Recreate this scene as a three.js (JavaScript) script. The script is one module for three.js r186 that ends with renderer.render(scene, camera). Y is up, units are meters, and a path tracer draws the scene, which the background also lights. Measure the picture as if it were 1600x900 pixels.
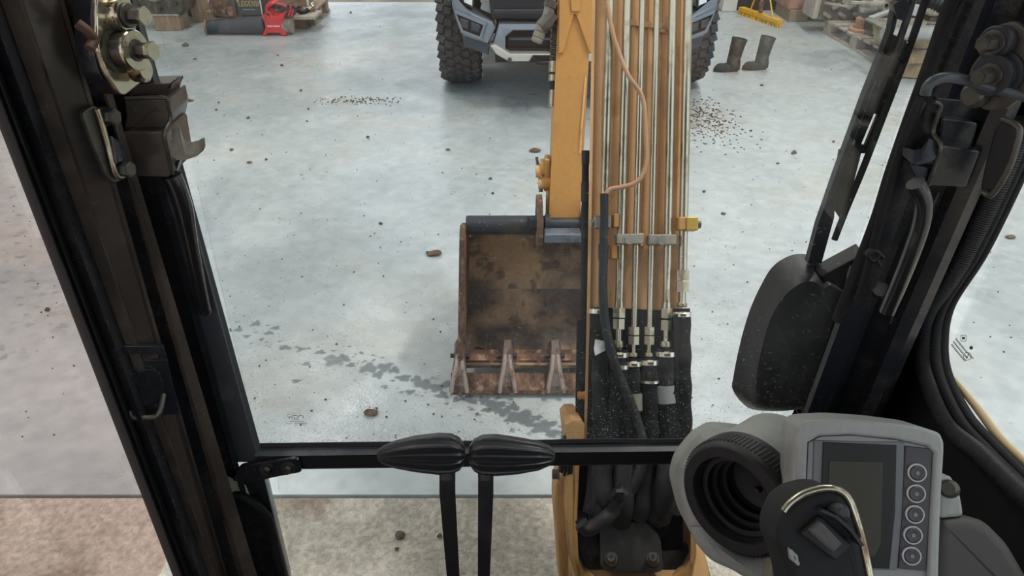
import * as THREE from 'three';
import { mergeGeometries } from 'three/addons/utils/BufferGeometryUtils.js';
import { RoundedBoxGeometry } from 'three/addons/geometries/RoundedBoxGeometry.js';
import { RectAreaLightUniformsLib } from 'three/addons/lights/RectAreaLightUniformsLib.js';

// ---------- camera, sky, lamps' strength, exposure ----------
const scene = new THREE.Scene();
const CAM_Y = 1.72, PITCH = 33.6 * Math.PI / 180, FOV = 45;
const camera = new THREE.PerspectiveCamera(FOV, 16 / 9, 0.05, 100);
camera.position.set(0, CAM_Y, 0);
camera.rotation.set(-PITCH, 0, 0);
scene.background = new THREE.Color(0.86, 0.94, 1.0);
scene.backgroundIntensity = 1.5;
const LAMP = 46, LAMP_COLOR = new THREE.Color(1.0, 0.975, 0.94);
const renderer = new THREE.WebGLRenderer({ antialias: true });
renderer.toneMapping = THREE.LinearToneMapping;
renderer.toneMappingExposure = 0.95;
renderer.shadowMap.enabled = true;
RectAreaLightUniformsLib.init();

// ---------- helpers ----------
const V = (x, y, z) => new THREE.Vector3(x, y, z);
const F = 450 / Math.tan(FOV * Math.PI / 360);
const fwd = V(0, -Math.sin(PITCH), -Math.cos(PITCH)), upv = V(0, Math.cos(PITCH), -Math.sin(PITCH)), rgt = V(1, 0, 0), EYE = V(0, CAM_Y, 0);
const ray = (px, py) => fwd.clone().addScaledVector(upv, (450 - py) / F).addScaledVector(rgt, (px - 800) / F);
const at = (px, py, d) => EYE.clone().addScaledVector(ray(px, py), d);
const onY = (px, py, y = 0) => { const r = ray(px, py); return at(px, py, (y - CAM_Y) / r.y); };
const onZ = (px, py, z) => { const r = ray(px, py); return at(px, py, z / r.z); };
const onX = (px, py, x) => { const r = ray(px, py); return at(px, py, x / r.x); };
const onP = (px, py, P, N) => { const r = ray(px, py); return at(px, py, P.clone().sub(EYE).dot(N) / r.dot(N)); };
let seed = 12345;
const rnd = () => { seed = (seed * 1664525 + 1013904223) >>> 0; return seed / 4294967296; };
const rr = (a, b) => a + (b - a) * rnd();
const lerp = THREE.MathUtils.lerp, clamp = THREE.MathUtils.clamp;

// smooth normals up to a crease angle, corners matched to a hundredth of a millimetre
function toCreasedNormals(g0, crease) {
  const g = g0.index ? g0.toNonIndexed() : g0, p = g.attributes.position, n = p.count, cosC = Math.cos(crease), a = V(), b = V(), c = V(), map = new Map(), keys = new Array(n), area = new Float32Array(n / 3 * 4);
  for (let i = 0; i < n; i += 3) {
    a.fromBufferAttribute(p, i); b.fromBufferAttribute(p, i + 1); c.fromBufferAttribute(p, i + 2); const f = i / 3;
    const m = b.clone().sub(a).cross(c.clone().sub(a)), l = m.length(); area[f * 4] = l ? m.x / l : 0; area[f * 4 + 1] = l ? m.y / l : 0; area[f * 4 + 2] = l ? m.z / l : 0; area[f * 4 + 3] = l;
    [a, b, c].forEach((v, k) => { const key = Math.round(v.x * 1e5) + ',' + Math.round(v.y * 1e5) + ',' + Math.round(v.z * 1e5); keys[i + k] = key; const e = map.get(key); e ? e.push(f) : map.set(key, [f]); });
  }
  const out = new Float32Array(n * 3);
  for (let i = 0; i < n; i++) {
    const f = Math.floor(i / 3) * 4, x = area[f], y = area[f + 1], z = area[f + 2]; let sx = 0, sy = 0, sz = 0;
    for (const q of map.get(keys[i])) { const h = q * 4; if (area[h] * x + area[h + 1] * y + area[h + 2] * z > cosC) { const w = area[h + 3]; sx += area[h] * w; sy += area[h + 1] * w; sz += area[h + 2] * w; } }
    const l = Math.hypot(sx, sy, sz); if (l > 0) { out[i * 3] = sx / l; out[i * 3 + 1] = sy / l; out[i * 3 + 2] = sz / l; } else { out[i * 3] = x; out[i * 3 + 1] = y; out[i * 3 + 2] = z || 1; }
  }
  g.setAttribute('normal', new THREE.BufferAttribute(out, 3)); return g;
}
const taken = {};
function numbered(n) { const k = taken[n] || 0; taken[n] = k + 1; return k ? n + '_' + String(k).padStart(3, '0') : n; }
function tag(o, label, category, group, kind) {
  if (label) o.userData.label = label;
  if (category) o.userData.category = category;
  if (group) o.userData.group = group;
  if (kind) o.userData.kind = kind;
  return o;
}
function thing(name, label, category, base = V(0, 0, 0), group) {
  const g = new THREE.Group(); g.name = numbered(name); g.position.copy(base); scene.add(g);
  return tag(g, label, category, group);
}
function boxUV(g) {                      // uv in metres from the dominant axis of each face
  const p = g.attributes.position, uv = new Float32Array(p.count * 2), a = V(), b = V(), c = V(), n = V();
  for (let i = 0; i < p.count; i += 3) {
    a.fromBufferAttribute(p, i); b.fromBufferAttribute(p, i + 1); c.fromBufferAttribute(p, i + 2);
    n.copy(b).sub(a).cross(c.clone().sub(a));
    const x = Math.abs(n.x), y = Math.abs(n.y), z = Math.abs(n.z);
    [a, b, c].forEach((v, k) => {
      const [s, t] = x > y && x > z ? [v.z, v.y] : y > z ? [v.x, v.z] : [v.x, v.y];
      uv[(i + k) * 2] = s; uv[(i + k) * 2 + 1] = t;
    });
  }
  g.setAttribute('uv', new THREE.BufferAttribute(uv, 2));
  return g;
}
function clean(g, keepUV) {
  let r = g.index ? g.toNonIndexed() : g;
  for (const k of Object.keys(r.attributes)) if (!['position', 'normal', 'uv'].includes(k)) r.deleteAttribute(k);
  if (!r.attributes.normal) r.computeVertexNormals();
  if (!keepUV || !r.attributes.uv) boxUV(r);
  return r;
}
function worldPos(o) { const p = V(0, 0, 0); while (o && o !== scene) { p.add(o.position); o = o.parent; } return p; }
// geometries in world coordinates merged into one named mesh under parent
function part(parent, name, geos, mat, label, keepUV) {
  geos = [].concat(geos).flat(9).map((g) => clean(g, keepUV));
  const g = geos.length > 1 ? mergeGeometries(geos) : geos[0].clone();
  const o = worldPos(parent);
  g.translate(-o.x, -o.y, -o.z);
  const m = new THREE.Mesh(g, mat); m.name = parent === scene ? numbered(name) : name;
  m.castShadow = m.receiveShadow = true;
  if (label) m.userData.label = label;
  parent.add(m);
  return m;
}
const struct = (name, geos, mat, keepUV) => tag(part(scene, name, geos, mat, null, keepUV), null, null, null, 'structure');
const box = (cx, cy, cz, sx, sy, sz, ry = 0, rx = 0, rz = 0) => { const g = new THREE.BoxGeometry(sx, sy, sz); g.applyMatrix4(new THREE.Matrix4().makeRotationFromEuler(new THREE.Euler(rx, ry, rz, 'YXZ'))); g.translate(cx, cy, cz); return g; };
const rbox = (cx, cy, cz, sx, sy, sz, r = 0.01, ry = 0, rx = 0, rz = 0, seg = 2) => { const g = new RoundedBoxGeometry(sx, sy, sz, seg, Math.min(r, sx / 2.01, sy / 2.01, sz / 2.01)); g.applyMatrix4(new THREE.Matrix4().makeRotationFromEuler(new THREE.Euler(rx, ry, rz, 'YXZ'))); g.translate(cx, cy, cz); return g; };
function along(g, a, b) { const d = b.clone().sub(a), q = new THREE.Quaternion().setFromUnitVectors(V(0, 1, 0), d.clone().normalize()); g.applyQuaternion(q); const m = a.clone().add(b).multiplyScalar(0.5); return g.translate(m.x, m.y, m.z); }
const cyl = (a, b, r1, r2 = r1, seg = 20) => along(new THREE.CylinderGeometry(r2, r1, a.distanceTo(b), seg, 1), a, b);
const hexg = (a, b, r) => along(toCreasedNormals(new THREE.CylinderGeometry(r, r, a.distanceTo(b), 6, 1), 0.5), a, b);
// lathe around the axis a->b : profile [[radius, 0..1 along], ...]
function lathe(a, b, prof, seg = 24) {
  const L = a.distanceTo(b), g = new THREE.LatheGeometry(prof.map(([r, t]) => new THREE.Vector2(Math.max(r, 1e-5), (t - 0.5) * L)), seg);
  return along(toCreasedNormals(g, 0.6), a, b);
}
function bar(a, b, w, h, up = V(0, 1, 0)) {          // square bar between two points
  const d = b.clone().sub(a), z = d.clone().normalize(), x = up.clone().cross(z).normalize(), y = z.clone().cross(x);
  const g = new THREE.BoxGeometry(w, h, d.length()); g.applyMatrix4(new THREE.Matrix4().makeBasis(x, y, z));
  const m = a.clone().add(b).multiplyScalar(0.5); return g.translate(m.x, m.y, m.z);
}
function tube(pts, r, radial = 12, seg, tension = 0.5) {     // r: number or function of 0..1 ; capped
  const c = new THREE.CatmullRomCurve3(pts, false, 'catmullrom', tension); seg = seg || Math.max(8, pts.length * 6);
  const fr = c.computeFrenetFrames(seg, false), pos = [], idx = [];
  for (let i = 0; i <= seg; i++) {
    const p = c.getPointAt(i / seg), rad = typeof r === 'function' ? r(i / seg) : r;
    for (let j = 0; j < radial; j++) { const t = j / radial * Math.PI * 2; const q = p.clone().addScaledVector(fr.normals[i], Math.cos(t) * rad).addScaledVector(fr.binormals[i], Math.sin(t) * rad); pos.push(q.x, q.y, q.z); }
  }
  for (let i = 0; i < seg; i++) for (let j = 0; j < radial; j++) { const a = i * radial + j, b = i * radial + (j + 1) % radial, cc = a + radial, d = b + radial; idx.push(a, b, cc, b, d, cc); }
  for (const [i, s] of [[0, 1], [seg, -1]]) { const p = c.getPointAt(i / seg), k = pos.length / 3; pos.push(p.x, p.y, p.z); for (let j = 0; j < radial; j++) { const a = i * radial + j, b = i * radial + (j + 1) % radial; s > 0 ? idx.push(k, b, a) : idx.push(k, a, b); } }
  const g = new THREE.BufferGeometry(); g.setAttribute('position', new THREE.Float32BufferAttribute(pos, 3)); g.setIndex(idx);
  return toCreasedNormals(g, 0.9);
}
const parts = (parent, name, list, mat, label, k) => list.map((g) => part(parent, name, g, mat, label, k));   // one mesh per piece
// rings of equal count joined and capped
function loft(rings, cap0 = true, cap1 = true, crease = 0.7) {
  const n = rings[0].length, pos = [], idx = [];
  rings.forEach((r) => r.forEach((p) => pos.push(p.x, p.y, p.z)));
  for (let i = 0; i < rings.length - 1; i++) for (let j = 0; j < n; j++) { const a = i * n + j, b = i * n + (j + 1) % n; idx.push(a, b, a + n, b, b + n, a + n); }
  const cap = (r, off, flip) => {
    const c = r.reduce((s, p) => s.add(p), V(0, 0, 0)).multiplyScalar(1 / n); let nn = V(0, 0, 0);
    for (let j = 0; j < n; j++) nn.add(r[j].clone().sub(c).cross(r[(j + 1) % n].clone().sub(c)));
    nn.normalize(); const e1 = r[0].clone().sub(c).normalize(), e2 = nn.clone().cross(e1);
    const flat = r.map((p) => { const d = p.clone().sub(c); return new THREE.Vector2(d.dot(e1), d.dot(e2)); });
    THREE.ShapeUtils.triangulateShape(flat, []).forEach(([a, b, d]) => flip ? idx.push(off + a, off + d, off + b) : idx.push(off + a, off + b, off + d));
  };
  if (cap0) cap(rings[0], 0, true);
  if (cap1) cap(rings[rings.length - 1], (rings.length - 1) * n, false);
  const g = new THREE.BufferGeometry(); g.setAttribute('position', new THREE.Float32BufferAttribute(pos, 3)); g.setIndex(idx);
  return toCreasedNormals(g, crease);
}
// rounds a closed 2-D outline: every corner replaced by a short arc
function roundOutline(pts, k = 0.25, n = 4) {
  const out = [], N = pts.length;
  for (let i = 0; i < N; i++) {
    const p = pts[i], a = pts[(i + N - 1) % N], b = pts[(i + 1) % N];
    const s = [lerp(p[0], a[0], k), lerp(p[1], a[1], k)], e = [lerp(p[0], b[0], k), lerp(p[1], b[1], k)];
    for (let j = 0; j <= n; j++) { const t = j / n, u = 1 - t; out.push([u * u * s[0] + 2 * u * t * p[0] + t * t * e[0], u * u * s[1] + 2 * u * t * p[1] + t * t * e[1]]); }
  }
  return out;
}
const basisOf = (N) => { const n = N.clone().normalize(), e1 = Math.abs(n.y) > 0.95 ? V(1, 0, 0) : V(0, 1, 0).cross(n).normalize(), e2 = n.clone().cross(e1).normalize(); return [e1, e2, n]; };
// plate in the plane (P, N): outline in the photograph's pixels, front face on the plane, extruded backwards
function plate(pts, P, N, thick, bevel = 0.001, holes = [], seg = 2) {
  const [e1, e2, n] = basisOf(N), to2 = ([x, y]) => { const q = onP(x, y, P, n).sub(P); return new THREE.Vector2(q.dot(e1), q.dot(e2)); };
  return extr(pts.map(to2), P, N, thick, bevel, holes.map((h) => h.map(to2)), seg);
}
function extr(v2, P, N, thick, bevel = 0.001, holes = [], seg = 2) {
  const cw = THREE.ShapeUtils.isClockWise, [e1, e2, n] = basisOf(N), s = new THREE.Shape(cw(v2) ? v2.slice().reverse() : v2); holes.forEach((h) => s.holes.push(new THREE.Path(cw(h) ? h : h.slice().reverse())));
  const b = Math.min(bevel, thick / 2.1);
  const g = new THREE.ExtrudeGeometry(s, { depth: thick - 2 * b, bevelEnabled: b > 0, bevelThickness: b, bevelSize: b, bevelOffset: -b, bevelSegments: seg, curveSegments: 12 });
  g.translate(0, 0, -thick + b); g.applyMatrix4(new THREE.Matrix4().makeBasis(e1, e2, n)); g.translate(P.x, P.y, P.z);
  return toCreasedNormals(g, 0.6);
}
const v2s = (a) => a.map(([x, y]) => new THREE.Vector2(x, y));
const ell = (cx, cy, rx, ry, rot = 0, n = 40) => Array.from({ length: n }, (_, i) => { const t = i / n * Math.PI * 2, x = Math.cos(t) * rx, y = Math.sin(t) * ry; return [cx + x * Math.cos(rot) - y * Math.sin(rot), cy + x * Math.sin(rot) + y * Math.cos(rot)]; });
function bolt(g, P, N, r, h = r * 0.7, washer = 0) {       // hex head bolt (and washer) standing on P along N
  const n = N.clone().normalize(), at0 = (t) => P.clone().addScaledVector(n, t), out = [];
  if (washer) out.push(lathe(at0(-0.001), at0(washer * 0.12), [[0, 0], [washer, 0], [washer, 0.8], [washer * 0.96, 1], [0, 1]], 28));
  const b = washer ? washer * 0.12 : 0;
  out.push(hexg(at0(b), at0(b + h), r), lathe(at0(b + h * 0.9), at0(b + h * 1.08), [[r * 0.86, 0], [r * 0.8, 1], [0, 1]], 6));
  g.push(...out); return out;
}

// ---------- textures ----------
function noise(size, cells, octaves, sd, gain = 0.5) {       // tileable value noise, 0..1
  const out = new Float32Array(size * size); let amp = 1, tot = 0;
  for (let o = 0; o < octaves; o++) {
    const c = cells * 2 ** o, grid = new Float32Array(c * c); let s = (sd * 7919 + o * 104729 + 17) >>> 0;
    for (let i = 0; i < c * c; i++) { s = (s * 1664525 + 1013904223) >>> 0; grid[i] = (s >>> 8) / 16777216; }
    for (let y = 0; y < size; y++) {
      const fy = y / size * c, y0 = Math.floor(fy), ty = fy - y0, sy = ty * ty * (3 - 2 * ty), r0 = (y0 % c) * c, r1 = ((y0 + 1) % c) * c;
      for (let x = 0; x < size; x++) { const fx = x / size * c, x0 = Math.floor(fx), tx = fx - x0, sx = tx * tx * (3 - 2 * tx), a = x0 % c, b = (x0 + 1) % c; out[y * size + x] += amp * lerp(lerp(grid[r0 + a], grid[r0 + b], sx), lerp(grid[r1 + a], grid[r1 + b], sx), sy); }
    }
    tot += amp; amp *= gain;
  }
  for (let i = 0; i < out.length; i++) out[i] /= tot;
  return out;
}
function tex(size, fn, metres = 1, srgb = true) {            // fn(i, x, y) -> [r,g,b] 0..255
  const d = new Uint8Array(size * size * 4);
  for (let y = 0, i = 0; y < size; y++) for (let x = 0; x < size; x++, i++) { const c = fn(i, x, y); d[i * 4] = clamp(c[0], 0, 255); d[i * 4 + 1] = clamp(c[1], 0, 255); d[i * 4 + 2] = clamp(c[2], 0, 255); d[i * 4 + 3] = c[3] ?? 255; }
  const t = new THREE.DataTexture(d, size, size); t.wrapS = t.wrapT = THREE.RepeatWrapping; t.magFilter = THREE.LinearFilter; t.minFilter = THREE.LinearMipmapLinearFilter; t.generateMipmaps = true;
  t.repeat.set(1 / metres, 1 / metres); if (srgb) t.colorSpace = THREE.SRGBColorSpace; t.needsUpdate = true; return t;
}
const rep = (t, metres, my = metres) => { const c = t.clone(); c.repeat.set(1 / metres, 1 / my); c.needsUpdate = true; return c; };
const NA = noise(512, 4, 7, 1), NB = noise(512, 16, 5, 2), NC = noise(512, 64, 3, 3), ND = noise(512, 3, 4, 4);
const gray = (fn, metres) => tex(512, (i, x, y) => { const v = fn(i, x, y); return [v, v, v]; }, metres, false);
const mix3 = (a, b, t) => [lerp(a[0], b[0], t), lerp(a[1], b[1], t), lerp(a[2], b[2], t)];
const sstep = (a, b, x) => { const t = clamp((x - a) / (b - a), 0, 1); return t * t * (3 - 2 * t); };
const bumpFine = gray((i) => NC[i] * 150 + NB[i] * 100, 0.25), bumpMid = gray((i) => NB[i] * 200 + NC[i] * 50, 0.3);
const roughTex = gray((i) => 150 + (NA[i] - 0.5) * 160 + (NC[i] - 0.5) * 80, 0.3);

// ---------- materials ----------
const std = (o) => new THREE.MeshStandardMaterial(o), phy = (o) => new THREE.MeshPhysicalMaterial(o);
const worn = (base, dirt, amount, metres, extra = {}) => std({ map: tex(512, (i) => { const t = sstep(0.62 - amount * 0.4, 0.8, NA[i] * 0.7 + NB[i] * 0.3), s = (NC[i] - 0.5) * 10; const c = mix3(base, dirt, t); return [c[0] + s, c[1] + s, c[2] + s]; }, metres), ...extra });
const M = {};
M.cabBlack = worn([36, 38, 43], [72, 68, 63], 0.35, 0.5, { roughness: 0.42, roughnessMap: roughTex, bumpMap: bumpFine, bumpScale: 0.0003 });
M.cabBrown = worn([72, 65, 60], [104, 92, 82], 0.45, 0.45, { roughness: 0.38, roughnessMap: roughTex });
M.sash = worn([74, 78, 82], [112, 114, 114], 0.3, 0.3, { roughness: 0.35 });
M.rubber = worn([15, 16, 18], [44, 43, 41], 0.35, 0.4, { roughness: 0.75, bumpMap: bumpFine, bumpScale: 0.0004 });
M.sealBlack = worn([11, 12, 13], [26, 26, 26], 0.3, 0.4, { roughness: 0.85 });
M.hose = worn([22, 23, 25], [62, 60, 58], 0.35, 0.25, { roughness: 0.62, bumpMap: bumpFine, bumpScale: 0.0003 });
M.sleeve = worn([13, 14, 15], [66, 66, 64], 0.22, 0.16, { roughness: 0.9, bumpMap: bumpMid, bumpScale: 0.001 });
M.plasticBlack = worn([26, 27, 28], [48, 47, 46], 0.3, 0.3, { roughness: 0.5, bumpMap: bumpFine, bumpScale: 0.0002 });
M.mirror = worn([44, 45, 47], [64, 63, 62], 0.35, 0.4, { roughness: 0.48, bumpMap: bumpFine, bumpScale: 0.0002 });
M.plasticGray = worn([146, 149, 143], [118, 118, 110], 0.3, 0.3, { roughness: 0.6, bumpMap: bumpFine, bumpScale: 0.0002 });
M.bezel = worn([150, 152, 148], [128, 127, 121], 0.25, 0.25, { roughness: 0.5 });
M.bezelDark = std({ color: 0x6d6f70, roughness: 0.5 });
M.glossPedal = std({ color: 0x252628, roughness: 0.42, bumpMap: bumpFine, bumpScale: 0.0001 });
M.zinc = worn([196, 190, 168], [92, 66, 44], 0.35, 0.12, { roughness: 0.36, metalness: 0.85, roughnessMap: roughTex });
M.zincDark = worn([96, 94, 88], [58, 46, 36], 0.4, 0.12, { roughness: 0.42, metalness: 0.7 });
M.handle = phy({ color: 0x1a1b1d, roughness: 0.3, clearcoat: 1, clearcoatRoughness: 0.12 });
M.steel = worn([184, 178, 158], [128, 120, 98], 0.4, 0.2, { roughness: 0.33, metalness: 0.85, roughnessMap: roughTex });
M.fitting = worn([176, 168, 144], [120, 110, 88], 0.35, 0.06, { roughness: 0.33, metalness: 0.88 });
M.clampBand = std({ color: 0xd9d5c6, roughness: 0.28, metalness: 0.9 });
M.yellow = worn([188, 138, 74], [156, 114, 64], 0.4, 0.5, { roughness: 0.45, bumpMap: bumpFine, bumpScale: 0.0003 });
M.tan = worn([214, 168, 116], [178, 132, 84], 0.35, 0.35, { roughness: 0.5, bumpMap: bumpFine, bumpScale: 0.0003 });
M.yellowDirty = worn([176, 136, 82], [100, 82, 58], 0.5, 0.3, { roughness: 0.65, bumpMap: bumpMid, bumpScale: 0.0006 });
M.rust = std({ map: tex(512, (i) => { const t = NA[i] * 0.6 + NB[i] * 0.4; let c = mix3([82, 62, 52], [142, 108, 84], sstep(0.3, 0.7, t)); c = mix3(c, [172, 150, 134], sstep(0.62, 0.8, NB[i]) * 0.6); const s = (NC[i] - 0.5) * 36; return [c[0] + s, c[1] + s, c[2] + s]; }, 0.3), roughness: 0.78, metalness: 0.15, bumpMap: bumpMid, bumpScale: 0.002 });
M.bucketIn = std({ map: tex(512, (i, x, y) => { const t = NA[i] * 0.6 + ND[i] * 0.4; let c = mix3([94, 82, 74], [178, 148, 114], sstep(0.4, 0.62, t)); c = mix3(c, [64, 58, 56], sstep(0.55, 0.75, 1 - NB[i]) * 0.5); const s = (NC[i] - 0.5) * 26; return [c[0] + s, c[1] + s, c[2] + s]; }, 0.7), roughness: 0.62, metalness: 0.2, bumpMap: bumpMid, bumpScale: 0.001 });
M.toothSteel = worn([120, 106, 98], [74, 54, 44], 0.55, 0.1, { roughness: 0.6, metalness: 0.25, bumpMap: bumpMid, bumpScale: 0.002 });
M.ridge = worn([160, 144, 134], [96, 74, 62], 0.4, 0.06, { roughness: 0.55, metalness: 0.25, bumpMap: bumpMid, bumpScale: 0.002 });
M.darkSteel = worn([54, 58, 64], [84, 72, 60], 0.4, 0.2, { roughness: 0.5, metalness: 0.4 });
M.blueSteel = worn([112, 124, 138], [80, 78, 76], 0.35, 0.2, { roughness: 0.4, metalness: 0.4 });
M.truckPaint = phy({ color: 0x79828c, roughness: 0.42, metalness: 0.35, clearcoat: 0.6, clearcoatRoughness: 0.15 });
M.truckDark = phy({ color: 0x1c222b, roughness: 0.4, clearcoat: 0.5, clearcoatRoughness: 0.2 });
M.truckPlastic = std({ color: 0x3a4450, roughness: 0.6 });
M.truckBlack = std({ color: 0x0c0e11, roughness: 0.55 });
M.skid = std({ color: 0xc8c6bc, roughness: 0.4, metalness: 0.55 });
M.lamp = phy({ color: 0xdfe6ea, roughness: 0.12, clearcoat: 1 });
M.lampDark = phy({ color: 0x20242a, roughness: 0.1, clearcoat: 1 });
M.glassDark = phy({ color: 0x0b0e12, roughness: 0.06, clearcoat: 1 });
M.tyre = worn([64, 66, 69], [98, 99, 99], 0.35, 0.25, { roughness: 0.85, bumpMap: bumpFine, bumpScale: 0.0006 });
M.boot = worn([58, 60, 56], [112, 104, 90], 0.5, 0.2, { roughness: 0.72, bumpMap: bumpFine, bumpScale: 0.0006 });
M.mud = worn([96, 78, 60], [140, 118, 92], 0.5, 0.1, { roughness: 0.95, bumpMap: bumpMid, bumpScale: 0.003 });
M.wood = std({ map: tex(512, (i, x, y) => { const g = NA[((y * 1) % 512) * 512 + ((x * 8) % 512)], t = NB[(y >> 2) * 512 + x]; const c = mix3([128, 108, 86], [184, 166, 140], clamp(g * 0.7 + t * 0.5 - 0.1, 0, 1)); const s = (NC[i] - 0.5) * 24; return [c[0] + s, c[1] + s, c[2] + s]; }, 0.4), roughness: 0.82, bumpMap: bumpFine, bumpScale: 0.0008 });
M.woodGray = std({ map: tex(512, (i, x, y) => { const t = NB[(y >> 2) * 512 + x]; const c = mix3([146, 138, 126], [196, 188, 176], t); const s = (NC[i] - 0.5) * 24; return [c[0] + s, c[1] + s, c[2] + s]; }, 0.4), roughness: 0.85, bumpMap: bumpFine, bumpScale: 0.0008 });
M.cardboard = worn([150, 122, 100], [118, 92, 74], 0.35, 0.5, { roughness: 0.9 });
M.rustPink = worn([184, 146, 122], [150, 110, 86], 0.4, 0.2, { roughness: 0.85, bumpMap: bumpMid, bumpScale: 0.001 });
M.engine = worn([92, 88, 82], [140, 128, 110], 0.5, 0.2, { roughness: 0.6, metalness: 0.35, bumpMap: bumpMid, bumpScale: 0.002 });
M.castGray = worn([150, 146, 134], [104, 98, 88], 0.5, 0.2, { roughness: 0.6, metalness: 0.2, bumpMap: bumpMid, bumpScale: 0.002 });
M.silverHose = std({ color: 0xb9bcbc, roughness: 0.4, metalness: 0.6 });
M.red = worn([206, 42, 50], [160, 36, 42], 0.3, 0.3, { roughness: 0.45 });
M.broomYellow = worn([232, 178, 40], [180, 132, 40], 0.35, 0.2, { roughness: 0.6 });
M.white = std({ color: 0xdcdcd6, roughness: 0.7 });
M.paleRag = std({ color: 0xd3d6bd, roughness: 0.85 });
M.brass = worn([196, 164, 84], [142, 116, 70], 0.4, 0.08, { roughness: 0.4, metalness: 0.6 });
M.pane = phy({ color: 0xffffff, transmission: 1, thickness: 0, roughness: 0, ior: 1.5 });
M.paneDoor = phy({ color: 0xfbf0ee, transmission: 1, thickness: 0, roughness: 0, ior: 1.5 });
M.screen = phy({ color: 0x1d1e1c, roughness: 0.3, specularIntensity: 0.6 });
M.buttonPanel = std({ color: 0x3d3b3e, roughness: 0.45 });
M.buttonRing = std({ color: 0xb8b8b2, roughness: 0.5 });
M.metalWall = std({ color: 0xcfd2cc, roughness: 0.5, metalness: 0.1 });
M.ceiling = std({ color: 0xe2e2de, roughness: 0.8 });
M.braid = std({ map: tex(128, (i, x, y) => { const a = ((x + y) >> 3) % 2, b = ((x - y + 512) >> 3) % 3; return a && b ? [206, 166, 128] : a ? [110, 86, 70] : [176, 136, 104]; }, 0.02), roughness: 0.85, bumpMap: bumpFine, bumpScale: 0.0005 });
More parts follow.
